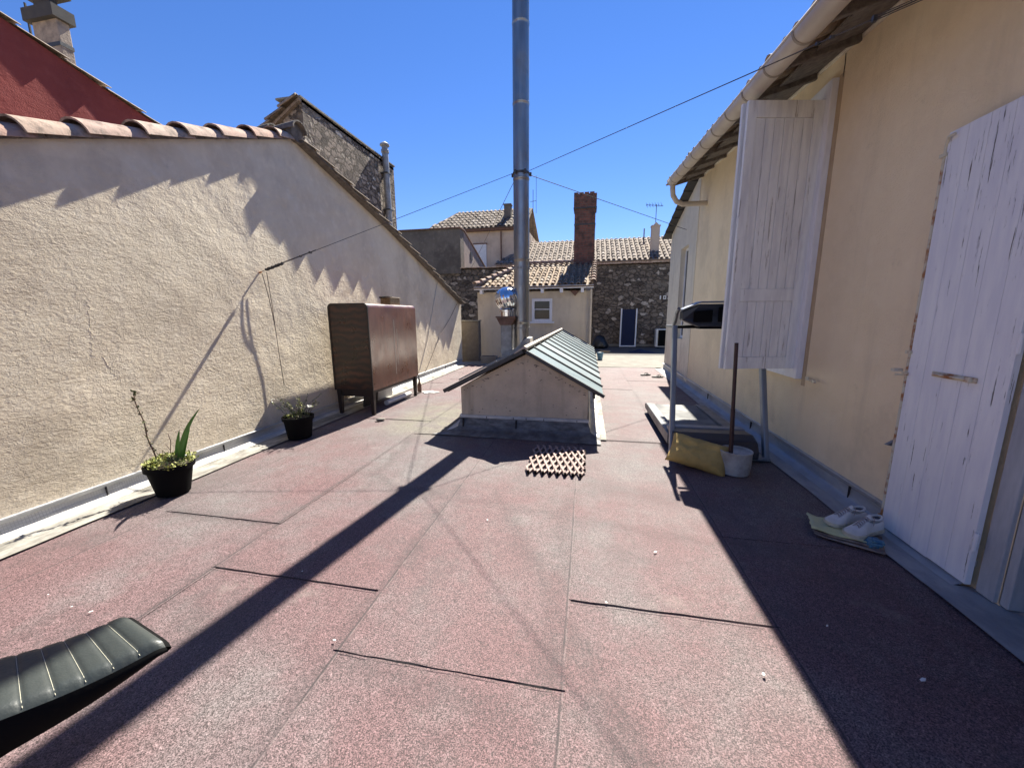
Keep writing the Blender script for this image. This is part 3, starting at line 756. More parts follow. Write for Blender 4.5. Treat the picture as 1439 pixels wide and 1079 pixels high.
# brick chimney stack
cm = MB(); cy0, cy1 = 15.8, 16.55; cx0, cx1 = -.60, .19
cm.bb(cx0, cx1, cy0, cy1, 2.9, 5.55); cm.bb(cx0 - .035, cx1 + .035, cy0 - .035, cy1 + .035, 5.55, 6.05)
for x in (cx0 - .035, cx0 + .16, cx0 + .36, cx0 + .56): cm.bb(x, x + .17, cy0 - .036, cy1 + .036, 6.052, 6.105)
ck = cm.build('chimney', MT['brick'], hs)
mb = MB(); mb.bb(cx0 - .012, cx1 + .012, cy0 - .012, cy1 + .012, 4.94, 4.98); mb.bb(cx0 - .045, cx1 + .045, cy0 - .045, cy1 + .045, 5.53, 5.57); split(mb, 'chimney_band', MT['black_metal'], ck)
# drain pipe on the right corner
mb = MB(); mb.tube([(x1 - .05, HY - .07, 2.36), (x1 - .05, HY - .07, .03)], .04, 8); mb.build('corner_pipe', MT['gutter'], hs, auto=40)

# ================================================================== REAR RIGHT STONE WALL
rw = thing('stone_wall', 'tall dark rubble wall closing the yard on the right with a blue lounger against it', 'wall', (2, 19, 0))
mb = MB(); mb.bb(.0, 4.8, 19.0, 19.5, -.1, 3.78); mb.bb(-3, .0, 19.0, 19.5, 2.0, 3.78); mb.build('masonry', MT['stone_shade'], rw)
mb = MB(); x = .0
while x < 4.6:
    mb.box((x + .24, 19.22, 3.84 + .01 * x + random.uniform(-.012, .012)), (.5, .66, .05), Matrix.Rotation(random.uniform(-.02, .02), 3, 'Y')); x += .47
mb.build('coping', MT['tile_pink'], rw, bevel=.008)
mb = MB(); mb.bb(.3, 3.6, 18.94, 18.998, .03, .13); mb.build('skirting', MT['concrete'], rw, bevel=.006)
mb = MB()
p = PY(928, 418, 18.98); z = p.z; x = p.x
mb.box((x, 18.985, z), (.055, .02, .17))
for (cx_, w_, h_) in ((x + .19, .13, .17),):
    mb.bb(cx_ - w_ / 2, cx_ - w_ / 2 + .04, 18.98, 18.998, z - h_ / 2, z + h_ / 2); mb.bb(cx_ + w_ / 2 - .04, cx_ + w_ / 2, 18.98, 18.998, z - h_ / 2, z + h_ / 2)
    mb.bb(cx_ - w_ / 2 + .04, cx_ + w_ / 2 - .04, 18.98, 18.998, z - h_ / 2, z - h_ / 2 + .04); mb.bb(cx_ - w_ / 2 + .04, cx_ + w_ / 2 - .04, 18.98, 18.998, z + h_ / 2 - .04, z + h_ / 2)
mb.box((x + .36, 18.985, z + .02), (.04, .02, .2), Matrix.Rotation(.4, 3, 'Y'))
split(mb, 'painted_mark', MT['white_plastic'], rw)

# ================================================================== HOUSES BEHIND
bh = thing('back_house', 'two storey cream house with closed white shutter behind the boarded shed', 'house', (-6, 24, 0))
e0 = PY(652, 326, 23.4); e1 = PY(722, 322, 23.4)
X0, X1, ZE = e0.x - 2.2, e1.x + .05, e1.z
mb = MB(); mb.bb(X0, X1, 23.4, 30, -3.9, ZE); mb.bb(X1 + .002, X1 + .75, 24.4, 30, -3.9, ZE - .02); mb.build('wall', MT['stucco_back'], bh)
mb = MB(); mb.bb(X0 - .2, X1 + .25, 23.12, 23.4 - .002, ZE - .06, ZE + .10); mb.build('cornice', MT['rustbrown'], bh, bevel=.02)
rl = PY(632, 298, 25.4); rr_ = PY(722, 294, 25.4)
mb = MB(); o_ = V((X0 - .2, 23.05, ZE + .10)); vv = V((0, 2.4, rr_.z - ZE - .1)); hip2 = lambda u, v: u > v * .52 + .05
tile_roof(mb, o_, (1, 0, 0), vv, X1 - X0 + 1.0, vv.length, .27, .42, test=hip2, seg=5)
mb.prism([o_, o_ + V((X1 - X0 + 1.0, 0, 0)), o_ + vv + V((X1 - X0 + 1.0, 0, 0)), o_ + vv + V((1.3, 0, 0))], (0, 0, -.05))
mb.prism([o_ + vv + V((1.3, 0, 0)), o_ + vv + V((X1 - X0 + 1.0, 0, 0)), o_ + V((X1 - X0 + 1.0, 6, 0)), o_ + V((0, 6, 0))], (0, 0, -.05))
mb.prism([o_, o_ + vv + V((1.3, 0, 0)), o_ + V((0, 6, 0))], (0, 0, -.05))
mb.build('roof', MT['tile_back'], bh)
s0 = PY(666, 344, 23.38); s1 = PY(684, 374, 23.38)
mb = MB(); mb.bb(s0.x, s1.x, 23.33, 23.398, s1.z - .5, s0.z); mb.build('shutter', MT['white_plastic'], bh)
mb = MB(); mb.bb(s0.x - .05, s1.x + .05, 23.30, 23.396, s0.z + .003, s0.z + .06); mb.build('lintel', MT['rustbrown'], bh)
d0 = PY(704, 330, 23.3); mb = MB(); mb.tube([(d0.x, 23.3, ZE - .1), (d0.x, 23.3, ZE - 2.6)], .045, 6); mb.build('downpipe', MT['rustbrown'], bh)
k0 = PY(709, 322, 24.3); k1 = PY(718, 287, 24.3)
mb = MB(); mb.bb(k0.x, k0.x + .42, 24.2, 24.6, ZE + .1, k1.z); mb.bb(k0.x - .04, k0.x + .46, 24.16, 24.64, k1.z - .06, k1.z + .02); mb.build('chimney', MT['dark_render'], bh, bevel=.01)

lh = thing('back_house', 'long low house with weathered canal tile roof beyond the stone wall on the right', 'house', (0, 24, 0))
g0 = PY(697, 372, 22); g1 = PY(952, 362, 22); g2 = PY(952, 331, 25.2); g3 = PY(745, 340, 25.2)
mb = MB(); mb.bb(g0.x, 7.5, 22.3, 28, -3.9, g1.z - .12); mb.build('wall', MT['stucco_back'], lh)
mb = MB(); mb.bb(g0.x - .05, 7.5, 22.1, 22.3 - .002, g1.z - .20, g1.z - .06); mb.build('cornice', MT['tile_pink'], lh, bevel=.02)
mb = MB(); o_ = V((g0.x - .1, 22, g1.z - .03)); vv = V((0, 3.2, g2.z - g1.z))
tile_roof(mb, o_, (1, 0, 0), vv, 7.5 - g0.x, vv.length, .27, .42, test=lambda u, v: u > v * .5, seg=5)
mb.prism([o_, o_ + V((7.5 - g0.x, 0, 0)), o_ + vv + V((7.5 - g0.x, 0, 0)), o_ + vv + V((1.5, 0, 0))], (0, 0, -.05))
mb.prism([o_ + vv, o_ + vv + V((7.5 - g0.x, 0, 0)), o_ + V((7.5 - g0.x, 6, 0)), o_ + V((0, 6, 0))], (0, 0, -.05))
mb.build('roof', MT['tile_back'], lh)
wk0 = PY(914, 350, 23.2); wk1 = PY(922, 319, 23.2)
cm = MB(); cm.bb(wk0.x, wk0.x + .42, 23.0, 23.4, g1.z, wk1.z); cm.bb(wk0.x - .03, wk0.x + .45, 22.97, 23.43, wk1.z + .002, wk1.z + .06)
cm.prism([(wk0.x + .05, 23.0, wk1.z + .062), (wk0.x + .37, 23.0, wk1.z + .062), (wk0.x + .21, 23.0, wk1.z + .22)], (0, .4, 0))
cko = cm.build('chimney', MT['stucco_back'], lh)
def yagi(px_, py_, y, zb, mat, h):
    t = thing('tv_antenna', 'thin rooftop television antenna on a slim mast', 'antenna', (px_, y, zb))
    mb = MB(); mb.tube([(px_, y, zb), (px_, y, zb + h)], .018, 5); mb.build('mast', mat, t)
    return t
t = yagi(wk0.x + .2, 0, 23.2, wk1.z + .2, MT['wire'], .95); t['label'] = 'spidery television aerial rising beside the white rooftop chimney'
mb = MB(); zz = wk1.z + 1.1
mb.tube([(wk0.x - .35, 23.2, zz + .06), (wk0.x + .55, 23.2, zz - .03)], .014, 5)
for k in range(6):
    xx = wk0.x - .3 + k * .15; mb.tube([(xx, 22.95, zz + .05 - k * .012), (xx, 23.45, zz + .05 - k * .012)], .009, 4); mb.tube([(xx + .04, 23.2, zz - .08), (xx - .04, 23.2, zz + .16)], .008, 4)
mb.build('elements', MT['wire'], t)
am = PY(749, 340, 25.4); at_ = PY(749, 262, 25.4)
t = yagi(am.x, 0, 25.4, am.z - .4, MT['wire'], at_.z - am.z + .2); t['label'] = 'tall thin aerial mast beside the steel flue on the far roof'
mb = MB(); mb.tube([(am.x - .18, 25.4, at_.z - .9), (am.x + .2, 25.4, at_.z - .85)], .014, 4); mb.tube([(am.x + .2, 25.4, at_.z - 1.6), (am.x + .2, 25.4, at_.z + .6)], .012, 4); mb.build('elements', MT['wire'], t)
p = PY(905, 330, 25); mb = MB(); mb.tube([(p.x, 25, p.z - .4), (p.x, 25, p.z + .35)], .04, 6); tag(mb.build('vent_pipe', MT['galv']), 'short grey vent pipe poking up from the far roof ridge', 'pipe')
# ================================================================== SKYLIGHT
sk = thing('skylight', 'long low rendered skylight with glazed pitched roof in the middle of the terrace', 'skylight', (-.8, 8, 0))
SX0, SX1, SY0, SY1 = -1.63, .03, 4.75, 11.25
RX, RZ, EZ = -.75, 1.07, .56
def roofz(x): return RZ - (x - RX) * (RZ - .53) / (.21 - RX) if x > RX else RZ - (RX - x) * (RZ - .54) / (RX + 1.80)
mb = MB()
pp = [(SX0, 0, -.01), (SX0, 0, roofz(SX0) - .05), (RX, 0, RZ - .05), (SX1, 0, roofz(SX1) - .05), (SX1, 0, -.01)]
mb.prism([(x, SY0, z) for x, _, z in pp], (0, .16, 0)); mb.prism([(x, SY1, z) for x, _, z in pp], (0, .16, 0))
for x in (SX0, SX1 - .16): mb.bb(x, x + .16, SY0 + .16, SY1, -.01, roofz(x + (.16 if x > -1 else 0)) - .05)
mb.build('wall', MT['stucco_sky'], sk)
mb = MB(); rnd = random.Random(4)
def scab(x, z, w, h): 
    n = 9; mb.add([V((x + w * math.cos(6.283 * k / n) * rnd.uniform(.5, 1), SY0 - .003, z + h * math.sin(6.283 * k / n) * rnd.uniform(.5, 1))) for k in range(n)], [tuple(range(n))])
for k in range(70):
    x = rnd.uniform(SX0 + .03, SX1 - .03); zt2 = roofz(x) - .10
    if rnd.random() < .6: scab(x, zt2 - rnd.uniform(.0, .04), rnd.uniform(.006, .03), rnd.uniform(.003, .011))
    else: scab(x, rnd.uniform(.21, zt2), rnd.uniform(.004, .016), rnd.uniform(.003, .009))
mb.build('grime', MT['sky_wall_dirt'], sk)['kind'] = 'stuff'
# rails and flashing round its foot
mb = MB()
mb.bb(SX0 - .02, SX1 + .02, SY0 - .022, SY0 - .002, .165, .205); mb.bb(SX1 + .002, SX1 + .022, SY0, SY1, .165, .205); mb.bb(SX0 - .022, SX0 - .002, SY0, SY1, .165, .205)
mb.build('rail', MT['rail'], sk, bevel=.003)
mb = MB()
for k, x in enumerate((-1.28, -.92, -.75, -.52, -.1)): mb.bb(x - .004, x + .004, SY0 - .026, SY0 - .023, .168, .195)
for x in (-1.60, -.88): mb.bb(x - .008, x + .008, SY0 - .05, SY0 - .022, .03, .16)
split(mb, 'rail_joint', MT['tar'], sk)
def cove(p0, p1, out):
    p0 = V(p0); p1 = V(p1); out = V(out); L = (p1 - p0).length
    def fn(a, b):
        prf = [(.006, .17), (.03, .10), (.045, .05), (.10, .026), (.16, .021)]
        t = b * 4; i = min(3, int(t)); f = t - i
        e = prf[i][0] * (1 - f) + prf[i + 1][0] * f; z = prf[i][1] * (1 - f) + prf[i + 1][1] * f
        q = p0 + (p1 - p0) * a
        ext = (a - .5) * 2 * e * 1.0
        return q + out * (e + .008 * noise.noise(V((a * L * 4, b * 5, p0.x)))) + (p1 - p0).normalized() * ext + V((0, 0, z))
    mb.grid(fn, max(8, int(L / .08)), 12)
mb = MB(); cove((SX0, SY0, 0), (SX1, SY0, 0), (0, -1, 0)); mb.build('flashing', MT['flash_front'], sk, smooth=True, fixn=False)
mb = MB(); cove((SX1, SY0, 0), (SX1, SY1, 0), (1, 0, 0)); cove((SX0, SY1, 0), (SX0, SY0, 0), (-1, 0, 0))
mb.build('flashing', MT['flash'], sk, smooth=True, fixn=False)
mb = MB(); mb.bb(SX1 + .14, SX1 + .23, SY0 - .22, SY1, .014, .022); mb.build('coated_strip', MT['strip'], sk)
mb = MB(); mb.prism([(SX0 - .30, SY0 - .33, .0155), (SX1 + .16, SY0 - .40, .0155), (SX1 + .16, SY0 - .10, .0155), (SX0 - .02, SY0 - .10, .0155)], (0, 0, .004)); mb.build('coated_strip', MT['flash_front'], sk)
# roof: rafters/bars, panes, ridge cap, verge boards
npan = 11; Y0, Y1 = 4.60, 11.7; st = (Y1 - Y0) / npan
def slope_bar(y, x0, x1, w, h, mbx, dz=0): mbx.bar((x0, y, roofz(x0) + dz), (x1, y, roofz(x1) + dz), w, h)
mb = MB()
for k in range(npan + 1):
    y = Y0 + k * st
    slope_bar(y, RX + .02, .22, .036, .04, mb, .010)
    slope_bar(y, RX - .02, -1.81, .055, .05, mb, .012)
mb.bar((.10, Y0, roofz(.10) - .06), (.10, Y1, roofz(.10) - .06), .03, .06)
split(mb, 'glazing_bar', MT['black_metal'], sk, bevel=.004)
mb = MB(); mb.bar((RX, SY0 + .02, RZ - .012), (.16, SY0 + .02, roofz(.16) - .020), .24, .02); mb.bar((RX, SY0 + .02, RZ - .012), (-1.78, SY0 + .02, roofz(-1.78) - .018), .24, .02); mb.build('verge_board', MT['slate'], sk)
for k in range(npan):
    ya, yb_ = Y0 + k * st + .02, Y0 + (k + 1) * st - .02
    for (xa, xb) in ((RX + .03, .21), (RX - .03, -1.80)):
        mb = MB(); mb.bar(((xa), (ya + yb_) / 2, roofz(xa) + .004), (xb, (ya + yb_) / 2, roofz(xb) + .004), yb_ - ya, .008)
        mb.build('pane', MT['pane'] if xb > RX else MT['galv'], sk)
mb = MB(); mb.prism([(RX - .13, Y0 - .03, roofz(RX - .13) + .045), (RX, Y0 - .03, RZ + .07), (RX + .035, Y0 - .03, RZ + .05), (RX + .03, Y0 - .03, RZ + .02), (RX, Y0 - .03, RZ + .04), (RX - .12, Y0 - .03, roofz(RX - .12) + .03)], (0, Y1 - Y0 + .06, 0)); mb.build('ridge_cap', MT['ridge_zinc'], sk)
# loose flashing pieces on the left slope
mb = MB()
for (xa, y, l, w) in ((-1.15, 4.8, .45, .03), (-1.3, 5.15, .5, .04), (-1.1, 5.45, .38, .05), (-1.45, 5.7, .3, .04)):
    mb.bar((xa, y, roofz(xa) + .06), (xa - l, y + .03, roofz(xa - l) + .06), w, .02)
split(mb, 'loose_flashing', MT['galv'], sk, bevel=.002)

# ================================================================== FLUE AND VENT
PXX, PYY = -1.02, 6.0
fl = thing('chimney_flue', 'very tall polished stainless steel chimney flue rising through the skylight roof', 'chimney flue', (PXX, PYY, .9))
def sec(z0, z1, r, mat, nm='flue_section'):
    mb = MB(); mb.lathe([(r, z0), (r, z0 + .01), (r, z1 - .06), (r, z1 - .03), (r + .004, z1 - .025), (r + .004, z1 - .004), (r, z1)], (PXX, PYY, 0), 40); return mb.build(nm, mat, fl, auto=40)
zs = [.78, 1.42, 2.36, 3.5, 4.5, 5.5, 6.5, 7.4]
for i in range(len(zs) - 1): sec(zs[i], zs[i + 1] - .001, .118, MT['steel'])
mb = MB(); mb.lathe([(.128, 2.20), (.128, 2.235)], (PXX, PYY, 0), 40); mb.lathe([(.126, 1.30), (.126, 1.325)], (PXX, PYY, 0), 40); split(mb, 'locking_band', MT['galv'], fl, auto=40)
mb = MB(); mb.lathe([(.127, 3.545), (.127, 3.575)], (PXX, PYY, 0), 32)
for an in (.3, 1.6, 2.9, 4.2, 5.3): mb.box((PXX + .14 * math.cos(an), PYY + .14 * math.sin(an), 3.56), (.03, .03, .05))
mb.build('guy_clamp', MT['wire'], fl, auto=40)
mb = MB(); mb.lathe([(.05, 7.42), (.2, 7.44), (.2, 7.46), (.0, 7.60)], (PXX, PYY, 0), 24); mb.build('cap', MT['steel'], fl)
mb = MB(); mb.prism([(-1.32, 5.84, .80), (-1.32, 5.84, .90), (-1.10, 5.84, 1.00), (-.92, 5.84, 1.17), (-.86, 5.84, 1.16), (-.86, 5.84, .95)], (0, .30, 0)); mb.build('flue_flashing', MT['galv'], fl, bevel=.008)
# turbine ventilator
TX, TY = -1.245, 5.95
tv = thing('turbine_vent', 'shiny spherical turbine ventilator on a short metal duct left of the flue', 'roof vent', (TX, TY, .8))
mb = MB(); mb.bb(TX - .088, TX + .088, TY - .088, TY + .088, .66, 1.40); mb.build('duct', MT['galv'], tv, bevel=.012)
mb = MB(); mb.prism([(TX - .09, TY - .11, 1.36), (TX + .09, TY - .11, 1.36), (TX + .15, TY - .11, 1.47), (TX - .15, TY - .11, 1.47)], (0, .22, 0)); mb.bb(TX - .155, TX + .155, TY - .135, TY + .135, 1.472, 1.495); mb.build('transition_box', MT['rustbrown'], tv, bevel=.004)
mb = MB(); mb.lathe([(.105, 1.49), (.105, 1.56), (.125, 1.565), (.125, 1.59)], (TX, TY, 0), 24); mb.build('collar', MT['chrome'], tv, auto=40)
def tmod(r, z, an): return r * (1 + .016 * math.sin(16 * (an + (z - 1.75) * 1.6)))
mb = MB(); mb.lathe([(max(.001, .186 * math.sin(math.pi * (.1 + .9 * i / 22))), 1.755 - .185 * math.cos(math.pi * (.12 + .88 * i / 22))) for i in range(23)], (TX, TY, 0), 160, tmod); mb.build('turbine_ball', MT['chrome'], tv, smooth=True)

# ================================================================== GUY WIRES
def guy(label, pts, r=.0036, extra=None):
    t = thing('guy_wire', label, 'guy wire', pts[0], 'guy wires steadying the steel flue')
    mb = MB(); mb.tube(pts, r, 6); mb.build('wire', MT['wire'], t)
    return t
def along(a, b, t_): return V(a) + (V(b) - V(a)) * t_
PC = V((PXX, PYY, 3.56))
A = V((XL + .02, 4.13, 2.05)); P0 = PC + V((-.14, -.03, 0))
t = guy('guy wire running from the flue down to the anchor on the left beige wall', [P0, A])
mb = MB(); s = (P0 - A); 
mb.tube([along(A, P0, .02) + V((0, .0, .012)), along(A, P0, .19) + V((0, 0, .006))], .004, 6)
for k in range(9):
    q = along(A, P0, .02 + .0065 * k); mb.box(q, (.022, .03, .026), Matrix.Rotation(k * .9, 3, 'X'))
q = along(A, P0, .17); mb.box(q, (.02, .04, .025)); q = along(A, P0, .135); mb.box(q, (.015, .03, .02))
mb.build('turnbuckle', MT['wire'], t)
mb = MB(); mb.tube([V((XL - .02, 4.13, 2.04)), A + V((.02, 0, 0))], .01, 8); mb.build('wall_eye', MT['rust'], t)
B = V((2.10, 1.95, 2.965)); P1 = PC + V((.13, -.05, .02))
t = guy('guy wire running from the flue under the right gutter to the wall by the door', [P1, B])
mb = MB()
for f0, f1 in ((.80, .86),):
    a = along(P1, B, f0); b = along(P1, B, f1)
    mb.tube([a + V((0, 0, .010)), b + V((0, 0, .010))], .0025, 6); mb.tube([a - V((0, 0, .010)), b - V((0, 0, .010))], .0025, 6)
    mb.box(a, (.02, .02, .03)); mb.box(b, (.02, .02, .03))
split(mb, 'turnbuckle', MT['wire'], t)
mb = MB()
for f in (.745, .76): mb.box(along(P1, B, f), (.022, .016, .016))
split(mb, 'cable_clip', MT['wire'], t)
C_ = PX(965, 323, 2.12); P2 = PC + V((.13, .05, -.01))
guy('guy wire running from the flue past the brick chimney to the right hand annex', [P2, C_], .005)
D_ = PY(662, 378, 16.3); P3 = PC + V((-.1, .06, -.04))
guy('guy wire running from the flue back to the left stone wall', [P3, D_], .005)

# ================================================================== MAIN HOUSE (right)
XW = 2.10
mh = thing('main_house', 'ochre rendered house along the right side with cream gutter under canal tiles', 'house', (XW, 4, 0))
gz = lambda y: 3.447 + .098 * (y - 3.2)
cz = lambda y: 3.60 + .098 * (y - 3.4)
DY0, DY1, DZ1 = 1.32, 2.16, 2.48
YE = 8.55
# window opening 4.40..5.62 x .90..3.46
wy0, wy1, wz0, wz1 = 4.42, 5.62, .92, 3.46
def wallpoly(mbx, y0, y1, z0, z1=None):
    za = (cz(y0) + .25) if z1 is None else z1; zb_ = (cz(y1) + .25) if z1 is None else z1
    mbx.prism([(XW, y0, z0), (XW, y0, za), (XW, y1, zb_), (XW, y1, z0)], (.32, 0, 0))
mb = MB()
wallpoly(mb, -3, DY0, -.05); wallpoly(mb, DY1, wy0, -.05); wallpoly(mb, wy1, YE, -.05)
wallpoly(mb, DY0, DY1, DZ1); wallpoly(mb, wy0, wy1, -.05, wz0); wallpoly(mb, wy0, wy1, wz1)
mb.build('wall', MT['stucco_right'], mh)
mb = MB(); mb.bb(4.2, 4.4, -3, YE, -.05, 5); mb.bb(XW + .32, 4.2, -3.1, -2.9, -.05, 4); mb.bb(XW + .32, 4.2, YE - .2, YE, -.05, 4); mb.bb(XW + .33, 4.2, -3, YE, -.06, .03); mb.build('inner_walls', MT['stucco_house'], mh)
mb = MB()
mb.prism([(XW - .035, -3, cz(-3)), (XW - .035, -3, cz(-3) + .16), (XW - .035, YE + .02, cz(YE) + .16), (XW - .035, YE + .02, cz(YE))], (.034, 0, 0)); mb.build('cornice', MT['stucco_cornice'], mh, bevel=.008)
# eave: boards between gutter and wall, tile undersides
GX = 1.455
mb = MB()
sl_ = V((3.0, 0, .85)).normalized(); ev = V((GX + .03, -3, gz(-3) + .045)); u_ = V((0, 1, .098)).normalized()
tile_roof(mb, ev, u_, V((3.0, 0, .85)), 11.65, 3.1, .225, .36, r=.078, seg=6, under=True)
mb.build('roof', MT['tile_house'], mh, auto=45)
mb = MB(); mb.prism([ev + V((.26, 0, .012)), ev + V((.26, 0, .012)) + u_ * 11.6, ev + u_ * 11.6 + V((3.0, 0, .80)), ev + V((3.0, 0, .80))], (0, 0, .02)); mb.build('roof_deck', MT['mortar'], mh)  # deck and rafter ends coloured dark to carry the shade under the eave
mb = MB(); y = -2.9
while y < YE - .15:
    mb.bar((GX + .07, y, gz(y) - .005), (XW - .036, y, gz(y) + .13), .045, .07); y += .62
split(mb, 'rafter_end', MT['mortar'], mh, bevel=.01)
# gutter
mb = MB(); seg = 14; r = .085
def gut(a, b):
    y = -3.0 + (YE - .60 + 3.0) * a; an = math.pi + math.pi * b
    return V((GX + r * math.cos(an), y, gz(y) - .005 + r * math.sin(an) * 1.05))
mb.grid(gut, 30, seg)
y = -3.0
g = mb.build('gutter', MT['gutter'], mh, solid=.006, smooth=True, fixn=False)
mb = MB()
mb.tube([(GX - r, -3, gz(-3) - .003), (GX - r, YE - .6, gz(YE - .6) - .003)], .011, 8)
mb.prism([(GX + r * math.cos(math.pi + math.pi * k / 12), YE - .6, gz(YE - .6) + r * math.sin(math.pi + math.pi * k / 12) * 1.05) for k in range(13)], (0, .012, 0))
mb.build('gutter_bead', MT['gutter'], g, smooth=False)
mb = MB(); y = -2.7
while y < YE - .65:
    def rg(a, b, y=y):
        an = math.pi + math.pi * a; return V((GX + (r + .007) * math.cos(an), y + .022 * (b - .5), gz(y) - .003 + (r + .007) * 1.05 * math.sin(an)))
    mb.grid(rg, 12, 1); y += .47
split(mb, 'gutter_bracket', MT['gutter_ring'], g, solid=.004, fixn=False)
ye = YE - .68; ze = gz(ye) - .09
mb = MB(); mb.tube([(GX, ye, ze + .03), (GX, ye, ze - .06), (GX + .02, ye + .03, ze - .17), (GX + .10, ye + .1, ze - .26), (GX + .22, ye + .15, ze - .30), (XW + .02, ye + .18, ze - .30)], .045, 12); mb.build('downpipe', MT['gutter'], mh, auto=50)
# base rail / flashing
wall_flash(mh, XW, -1, 2.3, 11.1, .145, .10, .225, (MT['rail'], MT['flash_right'], MT['strip_right']), (3.3, 5.2, 7.0, 9.6))
mb = MB(); mb.grid(lambda a, b: V((XW + .32 - .55 * b, 2.30 - 4.5 * a, .024 + .004 * noise.noise(V((a * 12, b * 5, 0))) + (.02 if .35 < b < .5 else 0))), 40, 12); mb.build('threshold_strip', MT['strip_right'], mh, fixn=False)
# stain marks / hook / crack
mb = MB(); mb.bb(XW - .0025, XW + .001, wy0 - .275, wy0 - .21, wz0 - .12, wz1 + .07); mb.build('stain_band', simple('brown_stained_render', (.42, .31, .19), (.52, .40, .26), 9, .95, stretch=(1, 4, .6)), mh)
mb = MB(); pts = [PX(1192, 45, XW - .002), PX(1191, 62, XW - .002), PX(1189, 74, XW - .002), PX(1188, 88, XW - .002), PX(1185, 108, XW - .002)]
mb.tube(pts, .004, 5); mb.build('crack', MT['wire'], mh)
# window frame behind the shutter
wf = MB()
for (a, b, c, d) in ((wy0 - .21, wy0 + .03, wz0 - .06, wz1 + .06), (wy1 - .03, wy1 + .055, wz0 - .06, wz1 + .06), (wy0 + .03, wy1 - .03, wz1 - .03, wz1 + .06), (wy0 + .03, wy1 - .03, wz0 - .06, wz0 + .03)):
    wf.bb(XW - .055, XW + .05, a, b, c, d)
wfo = wf.build('window_frame', MT['frame_white'], mh, bevel=.004)
mb = MB(); 
for (a, b) in ((wy0 + .03, wy0 + .09), ((wy0 + wy1) / 2 - .04, (wy0 + wy1) / 2 + .04), (wy1 - .09, wy1 - .03)): mb.bb(XW + .06, XW + .10, a, b, wz0 + .03, wz1 - .03)
for z in (wz0 + .03, 1.9, wz1 - .1): mb.bb(XW + .062, XW + .098, wy0 + .09, (wy0 + wy1) / 2 - .04, z, z + .06); mb.bb(XW + .062, XW + .098, (wy0 + wy1) / 2 + .04, wy1 - .09, z, z + .06)
mb.build('casement', MT['frame_white'], wfo)
mb = MB(); mb.bb(XW + .075, XW + .085, wy0 + .03, wy1 - .03, wz0 + .03, wz1 - .03); mb.build('pane', MT['dark_glass'], wfo)
# folded shutter, open towards the camera
hx, hy, fx, fy = 2.045, 4.30, 1.365, 4.16
sz0, sz1 = .955, 3.385
d = V((fx - hx, fy - hy, 0)); SW = d.length; d.normalize(); nrm = V((d.y, -d.x, 0)); 
if nrm.y > 0: nrm = -nrm
def leaf(base, mbx_parent, label=None):
    """a shutter leaf: two stiles, three rails, tongue and groove boards"""
    rot = Matrix((d, nrm, V((0, 0, 1)))).transposed()
    def bx(mbq, u0, u1, z0, z1, n0, n1): mbq.box(base + d * (u0 + u1) / 2 + nrm * (n0 + n1) / 2 + V((0, 0, (z0 + z1) / 2)), (u1 - u0, n1 - n0, z1 - z0), rot)
    m_ = MB()
    bx(m_, 0, .085, sz0, sz1, -.016, .016); bx(m_, SW - .085, SW, sz0, sz1, -.016, .016)
    for (z0, z1) in ((sz1 - .14, sz1), (1.62, 1.74), (sz0, sz0 + .12)): bx(m_, .086, SW - .086, z0, z1, -.0155, .0155)
    o = m_.build('shutter', MT['shutter'], mbx_parent, bevel=.003)
    m_ = MB(); n = 6; u0 = .086; w_ = (SW - .172) / n
    for (z0, z1) in ((sz0 + .121, 1.619), (1.741, sz1 - .141)):
        for k in range(n): bx(m_, u0 + k * w_ + .002, u0 + (k + 1) * w_ - .002, z0, z1, -.008, .006)
    m_.build('boards', MT['shutter'], o, bevel=.003)
    return o
s1_ = leaf(V((hx, hy, 0)), mh)
s2_ = leaf(V((hx - .03, hy + .05, 0)) - d * -.0, mh)
mb = MB()
for z in (1.15, 1.85, 3.15): mb.tube([(hx + .012, hy + .01, z), (hx + .012, hy + .01, z + .09)], .010, 8); mb.bar((hx + .01, hy - .012, z + .045), (hx - .05, hy - .022, z + .045), .004, .03, (0, 0, 1))
split(mb, 'hinge', MT['jamb'], s1_)
# shutter holdback on the wall
p = PX(1143, 535, XW - .01)
mb = MB(); mb.tube([(XW, p.y + .05, p.z), (XW - .04, p.y + .04, p.z), (XW - .045, p.y - .05, p.z + .004)], .007, 6); mb.box((XW - .046, p.y - .07, p.z + .005), (.012, .05, .028)); mb.box((XW - .03, p.y + .07, p.z + .01), (.012, .04, .035))
mb.build('shutter_holdback', MT['rust'], mh)

# ---- door folded back flat against the wall
dr = MB(); y0, y1, z0, z1 = 2.275, 2.885, .045, 2.53; n = 5; w_ = (y1 - y0) / n
xd = 2.055
for k in range(n):
    dr.bb(xd - .014, xd + .014, y0 + k * w_ + .0009, y0 + (k + 1) * w_ - .0009, z0 + random.uniform(0, .006), z1 - random.uniform(0, .004))
dro = dr.build('door', MT['door'], mh, bevel=.0012)
mb = MB(); mb.bb(xd - .022, xd - .0145, 2.43, 2.70, 1.125, 1.155); mb.tube([(xd - .03, 2.45, 1.14), (xd - .03, 2.68, 1.14)], .008, 6); mb.box((xd - .028, 2.46, 1.14), (.02, .025, .03)); mb.build('handle', MT['rust'], dro, bevel=.002)
mb = MB(); mb.tube([(xd - .01, y1 + .012, .06), (xd - .01, y1 + .012, 2.47)], .0085, 8)
for z in (.10, 1.10, 1.24, 2.40): mb.bb(xd - .026, xd + .006, y1 - .01, y1 + .03, z, z + .02)
mb.tube([(xd - .01, y1 + .012, 2.46), (xd - .03, y1 - .02, 2.50), (xd - .03, y1 - .06, 2.50)], .008, 6)
mb.build('lock_rod', MT['rust'], dro)
